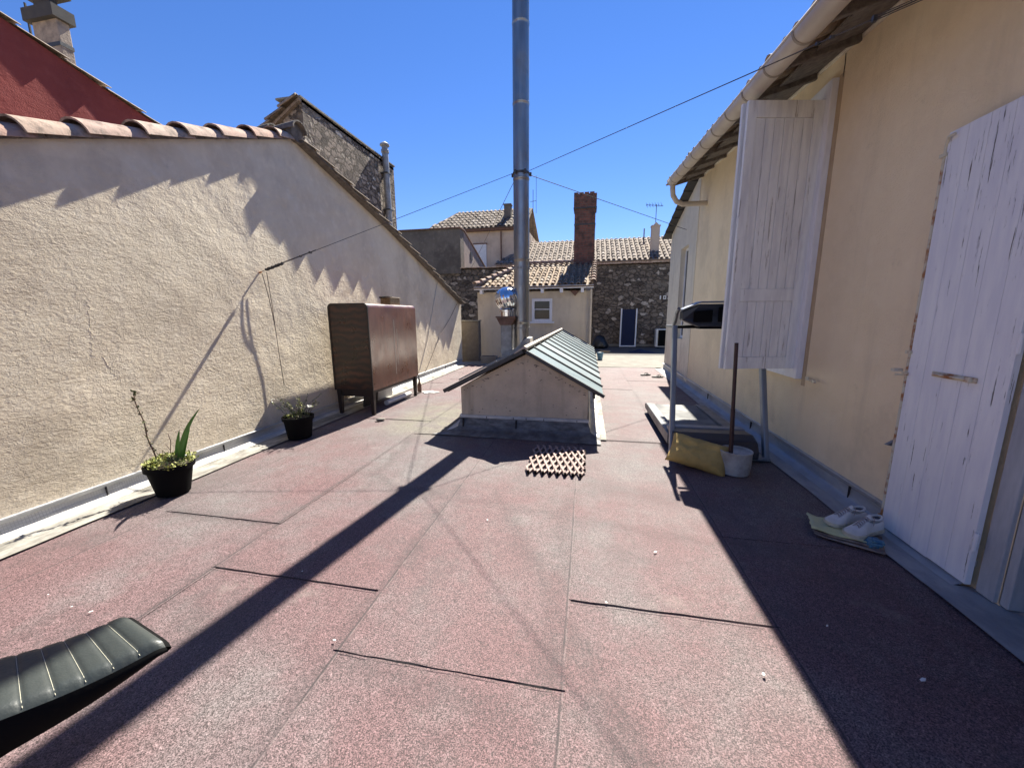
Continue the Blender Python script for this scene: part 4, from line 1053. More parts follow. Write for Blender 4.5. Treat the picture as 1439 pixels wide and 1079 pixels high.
mb = MB(); mb.box((xd - .045, y1 + .045, 1.13), (.05, .03, .018)); mb.tube([(xd - .01, y1 + .02, 1.10), (xd - .05, y1 + .05, 1.10)], .006, 6); mb.build('latch_handle', MT['rust'], dro)
mb = MB(); mb.prism([(XW - .0, 2.96, .66), (XW - .0, 2.96, .60), (XW - .07, 2.96, .61)], (0, -.025, 0)); mb.build('door_stop', MT['grey_tube'], mh)
mb = MB()
for z in (.26, 1.3, 2.3): mb.tube([(xd - .022, y0 - .016, z), (xd - .022, y0 - .016, z + .10)], .010, 8)
split(mb, 'hinge', MT['frame_white'], dro)
fr = MB(); fr.bb(XW - .02, XW + .05, 2.17, 2.262, .03, 2.52); fr.bb(XW + .0, XW + .11, 2.12, 2.168, .03, 2.52); fr.bb(XW - .055, XW + .03, 1.24, 1.32, .03, 2.52); fr.bb(XW - .055, XW + .03, 1.322, 2.168, 2.44, 2.52)
fr.build('door_frame', MT['jamb'], mh, bevel=.004)

# ================================================================== ANNEX beyond the main house
ax = thing('annex', 'pale rendered lean-to annex beyond the main house with a dark sloping verge', 'annex', (XW, 10, 0))
AXX = XW + .015
az = lambda y: 4.22 - .26 * (y - 8.6)
ww0, ww1, vz0, vz1 = 9.25, 9.95, .95, 3.0
mb = MB()
def ap(y0, y1, z0, z1=None): mb.prism([(AXX, y0, z0), (AXX, y0, az(y0) if z1 is None else z1), (AXX, y1, az(y1) if z1 is None else z1), (AXX, y1, z0)], (.3, 0, 0))
ap(YE + .002, ww0, -.05); ap(ww1, 11.15, -.05); ap(ww0, ww1, -.05, vz0); ap(ww0, ww1, vz1)
mb.bb(AXX + .3, 4.4, 10.85, 11.15, -.05, 3.5)
mb.build('wall', MT['stucco_cornice'], ax)
mb = MB(); mb.bb(XW - .012, XW + .002, YE - .03, YE + .22, .0, az(YE) - .15); mb.build('corner_pilaster', MT['stucco_cornice'], ax, bevel=.01)
mb = MB(); y = 11.45
while y > 8.3:
    mb.bar((AXX - .06, y, az(y) + .045), (AXX - .06, y - .43, az(y - .43) + .015), .24, .045); y -= .36
mb.build('verge_tiles', MT['slate'], ax, bevel=.004)
mb = MB(); mb.prism([(AXX + .05, 8.6, az(8.6) + .03), (AXX + .05, 11.4, az(11.4) + .03), (AXX + .05, 11.4, az(11.4) - .04), (AXX + .05, 8.6, az(8.6) - .04)], (2.3, 0, 0)); mb.build('roof', MT['tile_house'], ax)
wn = MB()
for (a, b, c, d_) in ((ww0, ww0 + .06, vz0, vz1), (ww1 - .06, ww1, vz0, vz1), (ww0 + .06, ww1 - .06, vz1 - .06, vz1), (ww0 + .06, ww1 - .06, vz0, vz0 + .06)): wn.bb(AXX + .10, AXX + .15, a, b, c, d_)
wno = wn.build('window', MT['frame_white'], ax)
mb = MB(); mb.bb(AXX + .12, AXX + .13, ww0 + .06, ww1 - .06, vz0 + .06, vz1 - .06); mb.build('pane', MT['dark_glass'], wno)
# ================================================================== CABINET and its neighbours
cb = thing('cabinet', 'mahogany veneered cabinet on dark legs standing against the beige wall', 'cabinet', (-3.46, 5.9, 0))
ca0, ca1, cy0_, cy1_, cz0, cz1 = -3.80, -3.15, 5.13, 6.72, .40, 1.70
def rprof(x0, x1, z0, z1, r, n=6):
    pts = [(x0, z0), (x1, z0)]
    for k in range(n + 1): a = math.pi / 2 * k / n; pts.append((x1 - r + r * math.cos(a), z1 - r + r * math.sin(a)))
    for k in range(n + 1): a = math.pi / 2 + math.pi / 2 * k / n; pts.append((x0 + r + r * math.cos(a), z1 - r + r * math.sin(a)))
    return pts
mb = MB(); mb.prism([(x, cy0_ + .02, z) for x, z in rprof(ca0, ca1, cz0, cz1, .065)], (0, cy1_ - cy0_ - .02, 0)); mb.build('body', MT['mahogany_front'], cb, auto=35)
mb = MB(); mb.prism([(x, cy0_ + .008, z) for x, z in rprof(ca0 + .022, ca1 - .022, cz0 + .02, cz1 - .022, .05)], (0, .011, 0)); mb.build('end_panel', MT['mahogany_end'], cb, auto=35)
mb = MB()
for pts, off in ((rprof(ca0 - .002, ca1 + .002, cz0, cz1 + .002, .066), 0),):
    inner = rprof(ca0 + .022, ca1 - .022, cz0 + .02, cz1 - .022, .05); n = len(pts)
    vs = [V((x, cy0_, z)) for x, z in pts] + [V((x, cy0_, z)) for x, z in inner] + [V((x, cy0_ + .0198, z)) for x, z in pts] + [V((x, cy0_ + .0198, z)) for x, z in inner]
    fs = []
    for i in range(n):
        j = (i + 1) % n; fs += [(i, j, n + j, n + i), (i, j, 2 * n + j, 2 * n + i), (n + i, n + j, 3 * n + j, 3 * n + i)]
    mb.add(vs, fs)
mb.build('edge_moulding', MT['dark_leg'], cb)
mb = MB(); mb.bb(ca1 + .0006, ca1 + .002, 5.88, 5.886, .55, 1.45); mb.bb(ca1 + .0006, ca1 + .002, 5.97, 5.974, .7, 1.3); mb.build('scratch', MT['cable_white'], cb)
for (x, y) in ((ca0 + .05, cy0_ + .06), (ca1 - .05, cy0_ + .06), (ca0 + .05, cy1_ - .06), (ca1 - .05, cy1_ - .06)):
    mb = MB(); a = .036; b = .024
    vs = [V((x + i * a, y + j * a, cz0 - .001)) for i, j in ((-1, -1), (1, -1), (1, 1), (-1, 1))] + [V((x + i * b, y + j * b, .012)) for i, j in ((-1, -1), (1, -1), (1, 1), (-1, 1))]
    mb.add(vs, [(0, 1, 2, 3), (4, 7, 6, 5)] + [(k, (k + 1) % 4, 4 + (k + 1) % 4, 4 + k) for k in range(4)]); mb.build('leg', MT['dark_leg'], cb, bevel=.003)
mb = MB(); mb.bb(ca0 + .09, ca1 - .09, cy0_ + .04, cy0_ + .065, .30, .399); mb.bb(ca1 - .06, ca1 - .04, cy0_ + .1, cy1_ - .1, .345, .399); mb.build('apron', MT['dark_leg'], cb)
bx = thing('tin_box', 'small patterned tin box with a handle standing on the cabinet', 'box', (-3.4, 6.0, cz1 + .002))
p = PX(549, 420, -3.35); by = p.y
mb = MB(); mb.bb(-3.45, -3.27, by - .17, by + .17, cz1 + .002, cz1 + .115); mb.build('box_body', MT['tin'], bx, bevel=.006)
mb = MB(); mb.bb(-3.46, -3.26, by - .18, by + .18, cz1 + .1155, cz1 + .128); mb.build('lid', MT['plank'], bx, bevel=.003)
mb = MB(); mb.bar((-3.36, by - .19, cz1 + .13), (-3.36, by - .32, cz1 + .115), .05, .02); mb.bar((-3.36, by - .10, cz1 + .138), (-3.36, by + .02, cz1 + .138), .05, .015); mb.tube([(-3.36, by + .18, cz1 + .09), (-3.36, by + .25, cz1 + .085), (-3.36, by + .25, cz1 + .03), (-3.36, by + .18, cz1 + .03)], .008, 6); mb.build('handle', MT['rubber_black'], bx)
mb = MB(); mb.box((-3.66, 6.35, .19), (.03, .55, .34), Matrix.Rotation(.12, 3, 'Y')); tag(mb.build('panel', MT['white_plastic'], bevel=.004), 'white flat panel leaning on the wall under the cabinet', 'panel')
mb = MB(); a = PZ(543, 566, .05); b = PZ(576, 553, .05); mb.tube([a, (a + b) / 2 + V((0, 0, .004)), b], .045, 12); tag(mb.build('rolled_sheet', MT['white_plastic'], auto=40), 'white rolled sheet lying on the felt under the cabinet', 'roll')
mb = MB(); mb.box((-3.62, 5.82, .17), (.025, .42, .30), Matrix.Rotation(.16, 3, 'Y')); tag(mb.build('board', MT['slate'], bevel=.004), 'black board leaning in the dark under the cabinet next to the white panel', 'board')
p = PZ(590, 552, 0); bt = thing('bottle', 'small dark bottle standing upright beyond the cabinet by the silver wall strip', 'bottle', (p.x, p.y, .02))
mb = MB(); mb.lathe([(.035, .02), (.04, .04), (.04, .17), (.018, .21), (.018, .26), (.001, .262)], (p.x, p.y, 0), 16); mb.build('bottle_body', MT['rustbrown'], bt, auto=40)
mb = MB(); mb.lathe([(.021, .262), (.021, .29), (.001, .291)], (p.x, p.y, 0), 12); mb.build('bottle_cap', MT['rubber_black'], bt)
p = PZ(604, 552, 0); mb = MB(); mb.add([p + V((q * math.cos(k * .5), .7 * q * math.sin(k * .5), .021)) for k in range(12) for q in (.16 + .06 * math.sin(k * 2.3),)], [tuple(range(12))]); mb.add([p + V((q * math.cos(k * .5), .7 * q * math.sin(k * .5), .016)) for k in range(12) for q in (.17 + .06 * math.sin(k * 2.3),)], [tuple(range(12))])
tag(mb.build('plastic_sheet', MT['white_plastic']), 'flat scrap of white sheet lying on the felt beside the dark bottle', 'scrap')
p = PZ(535, 592, 0); mb = MB(); mb.lathe([(.02, .018), (.05, .02), (.055, .035), (.02, .05), (.001, .052)], (p.x, p.y, 0), 9, lambda r, z, an: r * (1 + .3 * math.sin(2 * an))); tag(mb.build('pebble', MT['concrete'], smooth=True), 'small pale stone on the felt in front of the cabinet leg', 'stone')

# ================================================================== PLANTS
def pot(name, label, c, rt, rb, h):
    t = thing(name, label, 'potted plant', (c[0], c[1], .02))
    mb = MB(); mb.lathe([(rb, .02), (rt - .012, h - .045), (rt + .004, h - .042), (rt + .006, h), (rt - .012, h), (rt - .018, h - .03)], (c[0], c[1], 0), 40); mb.build('pot', MT['rubber_black'], t, auto=35)
    mb = MB(); mb.lathe([(rt - .017, h - .032), (rt * .5, h - .02), (.001, h - .015)], (c[0], c[1], 0), 24); mb.build('soil', MT['soil'], t, smooth=True)
    return t
def leafq(mb, p, d, L, w, n=V((0, 0, 1)), curl=.2, mi=0):
    d = V(d).normalized(); s = d.cross(n)
    if s.length < .05: s = V((1, 0, 0))
    s.normalize(); u = s.cross(d)
    pts = [p, p + d * L * .35 + s * w, p + d * L * .75 + s * w * .7 + u * curl * L * .2, p + d * L + u * curl * L * -.1, p + d * L * .75 - s * w * .7 + u * curl * L * .2, p + d * L * .35 - s * w]
    mb.add(pts, [(0, 1, 2, 3, 4, 5)], mi)
def rv(a=1): return V((random.uniform(-a, a), random.uniform(-a, a), random.uniform(-a, a)))
c = V((-3.49, 2.47, 0)); H1 = .285
p1_ = pot('potted_plant', 'black pot with yellow stonecrop and green iris leaves by the left wall', c, .168, .115, H1)
mb = MB()
for k in range(950):
    a = random.uniform(0, 6.28); r_ = .165 * math.sqrt(random.random()); hh = .05 * (1 - (r_ / .2) ** 2) + .03 * noise.noise(V((r_ * math.cos(a) * 14, r_ * math.sin(a) * 14, 0)))
    if r_ > .11 and math.cos(a - .2) > .2: r_ *= random.uniform(1, 1.35); hh *= .9
    q = c + V((r_ * math.cos(a), r_ * math.sin(a), H1 - .02 + max(0, hh) + random.uniform(0, .03)))
    leafq(mb, q, V((random.uniform(-1, 1), random.uniform(-1, 1), random.uniform(.1, 1.2))), random.uniform(.016, .034), random.uniform(.004, .008))
mb.build('stonecrop', MT['leaf_yellow'], p1_, fixn=False)
mb = MB()
def blade(base, tip, w, bend, mbx):
    base = V(base); tip = V(tip); n = 12
    vd = V((0.75, .6, 0)).normalized(); L = []
    for i in range(n + 1):
        t_ = i / n; q = base.lerp(tip, t_) + V(bend) * math.sin(math.pi * t_)
        ww = w * (math.sin(math.pi * min(1, .35 + t_ * .65)) ** .8) if t_ < 1 else 0
        L.append((q - vd * ww, q + vd * 0 + V((-.004, .004, 0)), q + vd * ww))
    for i in range(n):
        a, b = L[i], L[i + 1]; mbx.add([a[0], a[1], b[1], b[0]], [(0, 1, 2, 3)]); mbx.add([a[1], a[2], b[2], b[1]], [(0, 1, 2, 3)])
ib = c + V((.065, .03, H1))
blade(ib, PY(281, 573, 2.55), .020, (-.03, 0, .03), mb); blade(ib + V((-.01, 0, 0)), PY(252, 603, 2.5), .018, (-.012, 0, 0), mb); blade(ib + V((.015, .01, 0)), PY(267, 600, 2.56), .017, (-.01, 0, .0), mb)
mb.build('iris_leaves', MT['leaf_green'], p1_, fixn=False, smooth=True)
mb = MB(); sb_ = c + V((-.115, -.01, H1 - .02)); tp = PY(187, 552, 2.44)
st_ = [sb_.lerp(tp, i / 10) + V((.012 * math.sin(i * 1.3), 0, 0)) for i in range(11)]
mb.tube(st_, [.0065 - .0003 * i for i in range(11)], 6)
for k in range(2, 10): q = st_[k]; s = 1 if k % 2 else -1; mb.tube([q, q + V((.03 * s, -.005, .02))], .0018, 4)
tb = c + V((.0, .02, H1))
mb.tube([tb, tb + V((.01, 0, .10)), tb + V((.03, 0, .19)), tb + V((.015, 0, .25))], .003, 5); mb.tube([tb + V((.01, 0, .1)), tb + V((-.03, 0, .16))], .002, 4)
mb.tube([sb_ + V((.03, 0, 0)), sb_ + V((.06, 0, .09)), sb_ + V((.12, 0, .10)), sb_ + V((.14, 0, .07))], .003, 5)
mb.build('stem', MT['stem'], p1_, smooth=True)
mb = MB()
for k in range(2, 11):
    for j in range(6 if k < 9 else 16):
        q = st_[k] + rv(.014); leafq(mb, q, rv() + V((.2, 0, .3)), random.uniform(.022, .042), random.uniform(.006, .011))
for k in range(22): leafq(mb, sb_ + V((-.06, -.03, .0)) + rv(.035), rv(), .022, .007)
for k in range(60):
    f = random.random(); q = c + V((random.uniform(-.15, .16), random.uniform(-.08, .08), H1 + random.uniform(0, .06))); leafq(mb, q, rv() + V((0, 0, .9)), random.uniform(.03, .065), random.uniform(.002, .004))
mb.build('stem_leaves', MT['leaf_dark'], p1_, fixn=False)
c = V((-3.53, 4.02, 0)); H2 = .29
p2_ = pot('potted_plant', 'black pot with straggly herbs and white blooms in the shade left of the cabinet', c, .175, .135, H2)
mb = MB(); mf = MB(); ml = MB()
for k in range(26):
    a = random.uniform(0, 6.28); r_ = random.uniform(.02, .14); b0 = c + V((r_ * math.cos(a), r_ * math.sin(a), H2 - .02))
    hgt = random.uniform(.10, .30); o_ = V((math.cos(a) * random.uniform(.0, .26), math.sin(a) * random.uniform(0, .16), hgt))
    if k == 0: o_ = V((-.22, -.12, .12)); 
    if k == 1: o_ = V((-.16, -.14, .17))
    if k == 2: o_ = V((.16, .25, .26))
    path = [b0, b0 + o_ * .5 + V((0, 0, .03)), b0 + o_]; mb.tube(path, .0022, 4)
    for j in range(16):
        f = random.random(); q = path[0].lerp(path[2], f) + V((0, 0, .03 * math.sin(3.14 * f))); leafq(mf if k < 3 or j % 3 == 0 else ml, q + rv(.01), rv() + V((0, 0, .3)), random.uniform(.014, .03), random.uniform(.004, .008))
for k in range(150):
    a = random.uniform(0, 6.28); r_ = .16 * math.sqrt(random.random()); leafq(ml if k % 2 else mf, c + V((r_ * math.cos(a), r_ * math.sin(a), H2 - .01 + random.uniform(0, .05))), rv() + V((0, 0, .6)), random.uniform(.015, .035), random.uniform(.004, .008))
mb.build('stems', MT['leaf_dark'], p2_); mf.build('pale_foliage', MT['leaf_yellow'], p2_, fixn=False); ml.build('foliage', MT['leaf_dark'], p2_, fixn=False)
mb = MB(); fb = PY(435, 572, 4.0)
for k in range(16): leafq(mb, fb + rv(.015), rv() + V((0, -.2, .5)), .024, .010)
for k in range(7): leafq(mb, PY(383, 562, 3.9) + rv(.02), rv(), .016, .006)
mb.build('bloom', MT['petal'], p2_, fixn=False)

# ================================================================== TRELLIS
tr = thing('trellis', 'small faded pink wooden lattice lying on the felt half in the skylight shadow', 'trellis', (-.28, 3.7, .02))
xa, xb, ya, yb_ = -.555, .005, 3.40, 4.16
n = 8; stp = (xb - xa) / n; run = .22
for lay, sg in ((0, 1), (1, -1)):
    for k in range(-4, n + 1):
        xs = xa + (k + .5) * stp if sg > 0 else xb - (k + .5) * stp
        y0, y1 = ya, yb_; x0, x1 = xs, xs + sg * run
        def cl(x0, y0, x1, y1):
            lo, hi = 0.0, 1.0
            for (lim, sgn) in ((xa, 1), (xb, -1)):
                f0 = (x0 - lim) * sgn; f1 = (x1 - lim) * sgn
                if f0 < 0 and f1 < 0: return None
                if f0 < 0: lo = max(lo, f0 / (f0 - f1))
                if f1 < 0: hi = min(hi, f0 / (f0 - f1))
            return lo, hi
        r_ = cl(x0, y0, x1, y1)
        if not r_ or r_[1] - r_[0] < .15: continue
        a = V((x0 + (x1 - x0) * r_[0], y0 + (y1 - y0) * r_[0], .030 + .010 * lay)); b = V((x0 + (x1 - x0) * r_[1], y0 + (y1 - y0) * r_[1], .030 + .010 * lay))
        mb = MB(); mb.bar(a, b, .021, .008); mb.build('slat', MT['trellis'], tr, bevel=.0015)
mb = MB()
for k in range(n): mb.lathe([(.012, .018), (.013, .05), (.001, .052)], (xa + (k + .5) * stp, ya - .004, 0), 8)
for k in range(4): mb.lathe([(.010, .018), (.011, .05), (.001, .052)], (xb + .004, ya + .12 + k * .17, 0), 8)
split(mb, 'rubber_cap', MT['rubber_black'], tr)

# ================================================================== TREADMILL
tm = thing('treadmill', 'old grey folding treadmill standing by the right wall behind the yellow cushion', 'treadmill', (1.35, 5, 0))
for x in (.97, 1.68):
    mb = MB(); mb.prism([(x - .06, 4.35, .075), (x - .06, 6.08, .075), (x - .06, 6.08, .15), (x - .06, 5.95, .175), (x - .06, 4.35, .195)], (.12, 0, 0)); mb.build('side_rail', MT['deck_rail'], tm, bevel=.008)
mb = MB(); mb.bb(1.035, 1.615, 4.35, 6.0, .135, .155); mb.tube([(1.035, 6.0, .12), (1.615, 6.0, .12)], .034, 14); mb.build('belt', MT['belt'], tm, bevel=.004)
mb = MB(); mb.bb(1.0, 1.65, 4.4, 5.95, .085, .128); mb.bb(.95, 1.70, 4.18, 4.26, .03, .10); mb.bb(.93, 1.72, 5.90, 5.96, .03, .075); mb.build('frame', MT['console'], tm, bevel=.004)
mb = MB(); mb.prism([(.93, 4.02, .055), (.93, 4.5, .055), (.93, 4.5, .205), (.93, 4.40, .25), (.93, 4.2, .265), (.93, 4.07, .22), (.93, 4.02, .13)], (.79, 0, 0)); mb.build('motor_hood', MT['console'], tm, bevel=.02)
mb = MB(); mb.bb(.93, 1.72, 4.40, 4.52, .206, .262); mb.build('hood_trim', MT['grey_tube'], tm, bevel=.015)
for x in (.98, 1.67):
    for y in (4.2, 5.93): mb = MB(); mb.lathe([(.03, .018), (.034, .03), (.03, .06)], (x, y, 0), 12); mb.build('foot', MT['rubber_black'], tm)
for (a, b) in (((.93, 4.20, .02), (.965, 4.60, 1.375)), ((1.83, 4.14, .02), (1.84, 4.60, 1.375))):
    mb = MB(); mb.bar(a, b, .05, .075, (0, 1, 0)); mb.build('upright', MT['grey_tube'], tm, bevel=.012)
mb = MB(); mb.bb(.90, 1.86, 4.10, 4.24, .02, .055); mb.build('base_bar', MT['grey_tube'], tm, bevel=.01)
for x in (.965, 1.84):
    mb = MB(); mb.tube([(x, 4.46, 1.56), (x, 4.54, 1.52), (x, 4.60, 1.42), (x, 4.68, 1.37), (x, 5.02, 1.36)], .019, 10); mb.build('handrail', MT['deck_rail'], tm, auto=50)
mb = MB()
mb.prism([(.995, 4.42, 1.44), (.995, 4.42, 1.535), (1.16, 4.38, 1.605), (1.64, 4.38, 1.605), (1.81, 4.42, 1.535), (1.81, 4.42, 1.44), (1.64, 4.40, 1.37), (1.16, 4.40, 1.37)], (0, .13, .0))
mb.build('console', MT['console'], tm, bevel=.012)
mb = MB(); mb.prism([(1.10, 4.365, 1.42), (1.10, 4.365, 1.53), (1.28, 4.365, 1.545), (1.28, 4.365, 1.42)], (0, .03, 0)); mb.build('console_panel', MT['rubber_black'], tm, bevel=.006)
mb = MB(); mb.bb(1.34, 1.62, 4.37, 4.395, 1.42, 1.57); mb.build('screen', MT['rubber_black'], tm, bevel=.006)
mb = MB(); mb.prism([(.99, 4.38, 1.545), (.99, 4.58, 1.545), (1.16, 4.58, 1.62), (1.16, 4.36, 1.62)], (0, 0, .012)); mb.prism([(1.162, 4.36, 1.62), (1.162, 4.58, 1.62), (1.64, 4.58, 1.62), (1.64, 4.36, 1.62)], (0, 0, .014)); mb.build('console_top', MT['grey_tube'], tm, bevel=.004)
mb = MB(); mb.tube([(.985, 4.54, 1.366), (1.83, 4.54, 1.366)], .018, 8); mb.bb(1.18, 1.62, 4.43, 4.60, 1.346, 1.366); mb.build('cross_tube', MT['rubber_black'], tm, bevel=.003)

# cushion: pillow leaning and sagging on the treadmill foot
def pillow(L, W, T, mat, name, label, cat, loc, rot):
    n = 22
    mb = MB()
    for sg in (1, -1):
        def fn(a, b):
            u = a * 2 - 1; v = b * 2 - 1
            e = max(0, (1 - abs(u) ** 3.2)) ** .5 * max(0, (1 - abs(v) ** 3.2)) ** .5
            pin = 1 - .13 * (1 - abs(u) ** 2) * abs(v) ** 4; pin2 = 1 - .06 * (1 - abs(v) ** 2) * abs(u) ** 4
            wr = .034 * noise.noise(V((u * 2.2, v * 2.4, sg))) + .016 * noise.noise(V((u * 5 + v * 3, v * 4, 4 + sg))) + .004 * noise.noise(V((u * 8, v * 3, sg * 2)))
            return V((u * L / 2 * pin2, v * W / 2 * pin, sg * (T / 2 * e + wr * e)))
        mb.grid(fn, n, n)
    o = mb.build(name, mat, smooth=True)
    bm = bmesh.new(); bm.from_mesh(o.data); bmesh.ops.remove_doubles(bm, verts=bm.verts, dist=.0004); bmesh.ops.recalc_face_normals(bm, faces=bm.faces); bm.to_mesh(o.data); bm.free()
    for p in o.data.polygons: p.use_smooth = True
    o.location = loc; o.rotation_euler = rot
    return tag(o, label, cat)
cu = pillow(.54, .33, .17, MT['yellow_cloth'], 'cushion', 'ochre yellow cushion slumped on the felt at the foot of the treadmill', 'cushion', (1.10, 3.85, .15), (R(46), R(8), R(-22)))
d1 = MB()
ps = thing('parasol_base', 'dirty white bucket filled with concrete holding a thin dark upright pole', 'parasol base', (1.40, 3.74, .02))
mb = MB(); mb.lathe([(.128, .018), (.136, .10), (.138, .215), (.142, .22), (.142, .235), (.130, .235), (.128, .215), (.001, .21)], (1.41, 3.78, 0), 32); mb.build('bucket', MT['dirty_white'], ps, auto=40)
a = V((1.36, 3.76, .2)); b = PY(1035, 482, 3.72)
mb = MB(); mb.tube([a, b], .0165, 12); mb.tube([a, a.lerp(b, .42)], .0195, 12); mb.build('pole', MT['dark_pole'], ps, auto=40)

# ================================================================== SHOES on papers
pp_ = PZ(1190, 745, .03)
mg = thing('magazine_stack', 'crumpled yellowed papers and magazines lying under the white sneakers', 'magazines', (1.75, 2.76, .02))
def sheet(cx_, cy_, w, l, rz_, z, mat, nm, curl=.01, sd=0):
    rot = Matrix.Rotation(rz_, 3, 'Z'); mb = MB()
    def top(a, b):
        p = rot @ V(((a - .5) * l, (b - .5) * w, 0)); return V((cx_, cy_, z)) + p + V((0, 0, curl * (noise.noise(V((a * 3, b * 3, sd))) + .5) + .012 * max(0, .18 - a) / .18)) + V((.02 * noise.noise(V((b * 5, sd, 1))) * (1 - a), 0, 0))
    mb.grid(top, 10, 8); o = mb.build(nm, mat, mg, solid=.003, smooth=True, fixn=False); return o
sheet(1.755, 2.73, .25, .35, -.50, .024, MT['paper2'], 'magazine', .006, 1)
sheet(1.735, 2.765, .24, .32, -.42, .034, MT['paper2'], 'magazine', .005, 2)
sheet(1.72, 2.785, .25, .31, -.36, .040, MT['paper'], 'newspaper', .022, 3)
def shoe(label, loc, rz_):
    t = thing('sneaker', label, 'shoe', (0, 0, 0), 'pair of white sneakers')
    L = .275
    st = [(-.5, .026, .075), (-.46, .030, .090), (-.36, .033, .082), (-.22, .033, .072), (-.08, .034, .088), (.02, .037, .094), (.10, .041, .080), (.20, .046, .062), (.30, .047, .052), (.40, .042, .046), (.47, .030, .040), (.5, .012, .028)]
    def outline(sc, z): return [V((x * L, w * sc * s, z)) for s in (1,) for x, w, h in st] + [V((x * L, -w * sc, z)) for x, w, h in reversed(st)]
    mb = MB(); mb.prism(outline(1.10, .0), (0, 0, .024)); mb.build('sole', MT['sole'], t, bevel=.004)
    mb = MB(); sg_ = 14; vs = []
    for x, w, h in st:
        for k in range(sg_ + 1):
            an = math.pi * k / sg_
            cx_ = math.copysign(abs(math.cos(an)) ** .75, math.cos(an)); sz_ = math.sin(an) ** .8
            hh = h
            if -.47 < x < -.05 and sz_ > .90: hh = h * .80
            vs.append(V((x * L, w * cx_ * (1 - .22 * sz_), .020 + (hh - .02) * sz_)))
    m = sg_ + 1; fs = [(i * m + k, i * m + k + 1, (i + 1) * m + k + 1, (i + 1) * m + k) for i in range(len(st) - 1) for k in range(sg_)]
    fs += [tuple(range(m))[::-1], tuple(range((len(st) - 1) * m, len(st) * m))]
    mb.add(vs, fs); mb.build('upper', MT['shoe'], t, smooth=True, sub=1)
    mb = MB(); mb.lathe([(.001, 0), (.6, .0), (1, .006)], (0, 0, 0), 20)
    for v in mb.v: v.x = v.x * .050 - .075; v.y = v.y * .021; v.z += .076
    mb.build('lining', MT['shoe_in'], t)
    mb = MB(); mb.tube([V((-.075 + .054 * math.cos(a_), .024 * math.sin(a_), .084 + .008 * abs(math.cos(a_)))) for a_ in [i * math.pi / 12 for i in range(25)]], .0055, 8, caps=False); mb.build('collar', MT['shoe'], t, smooth=True)
    mb = MB()
    for k in range(6):
        x = -.012 + .0155 * k; z = .101 - .0068 * k; s = .017
        mb.tube([(x, -s, z - .011), (x + .004, 0, z), (x + .011, s, z - .013)], .0021, 5); mb.tube([(x, s, z - .011), (x + .004, 0, z + .001), (x + .011, -s, z - .013)], .0021, 5)
    mb.tube([(-.02, 0, .098), (-.035, .02, .104), (-.015, .035, .09), (.0, .042, .07)], .0018, 5)
    mb.build('laces', MT['lace'], t)
    mb = MB(); mb.grid(lambda a, b: V((-.035 + .03 * a, (b - .5) * .030, .112 - .016 * a - .02 * (b - .5) ** 2 * 4)), 3, 6); mb.build('tongue', MT['shoe'], t, solid=.005, smooth=True)
    t.location = loc; t.rotation_euler = (0, 0, rz_); t.scale = (1.05, 1.15, 1.15)
    return t
a = PZ(1172, 738, .06); b = PZ(1213, 722, .06); m1 = (a + b) / 2
shoe('farther white sneaker of the pair, on the yellowed papers', (1.81, 2.86, .052), R(200))
shoe('nearer white sneaker of the pair, with its toe over the paper edge', (1.845, 2.735, .052), R(206))
p = PZ(1226, 768, .02)
mb = MB()
for k in range(9): mb.box((p.x + random.uniform(-.04, .04), p.y + random.uniform(-.015, .015), .035 + .004 * k), (.055, .035, .022), Matrix.Rotation(random.uniform(-.8, .8), 3, 'Z') @ Matrix.Rotation(random.uniform(-.4, .4), 3, 'X'))
tag(mb.build('wrapper', MT['blue_bag'], bevel=.006), 'crumpled blue wrapper on the felt beside the sneakers', 'wrapper')

# ================================================================== QUILTED LEATHER LEG REST (lower left)
lc = thing('lounge_chair', 'black quilted leather lounger end poking in over the pink felt', 'lounge chair', (-2.1, .75, 0))
ta = PZ(174, 861, .43); tb_ = PZ(231, 899, .43)
la = PZ(0, 921, .43); lb = PZ(0, 1003, .43); SR = ((la - ta).length + (lb - tb_).length) / 2
da = (la - ta); db = (lb - tb_)
NS = 12; seglen = SR / 5.6
ax_ = ((da.normalized() + db.normalized()) / 2); ax_.z = 0; ax_.normalize()
acr = (tb_ - ta); W_ = acr.length; acr.normalize()
dn = V((0, 0, 1))
def csurf(s, v, bot=False):
    """s metres along the lounger from its tip, v across 0..1"""
    fr = (s / seglen) % 1.0
    puff = .006 * (1 - (2 * fr - 1) ** 4)
    ed = (1 - abs(2 * v - 1) ** 14)
    z = -.004 - .008 * (max(0, .03 - s) / .03) ** 2 - .0 * (s - .35) ** 2 - (.018 * (1 - ed))
    p = ta.lerp(tb_, v) + (la - ta).lerp(lb - tb_, v) * (s / SR); rise = -.014 * math.sin(math.pi * min(1, s / SR))
    p.z = .433 + rise + z + puff * ed
    if bot: p.z = .433 + rise + z * .8 - .026 - .085 * min(1.1, s / SR)
    return p
mb = MB(); LL = NS * seglen; ns = NS * 8; nv_ = 20
mb.grid(lambda a, b: csurf(a * LL, b), ns, nv_); mb.grid(lambda a, b: csurf(a * LL, b, True), ns, 4)
ms = MB()
for v in (0, 1): ms.grid(lambda a, b, v=v: csurf(a * LL, v).lerp(csurf(a * LL, v, True), b) + acr * ((1 if v else -1) * .012 * math.sin(math.pi * b)), ns, 6)
for s in (0, LL): ms.grid(lambda a, b, s=s: csurf(s, a).lerp(csurf(s, a, True), b) - ax_ * ((1 if s == 0 else -1) * .014 * math.sin(math.pi * b)), nv_, 6)
lco = mb.build('cushion', MT['leather'], lc); ms.build('shade_black_side', MT['rubber_black'], lco, smooth=True)  # cushion side made black, its shade put into the colour
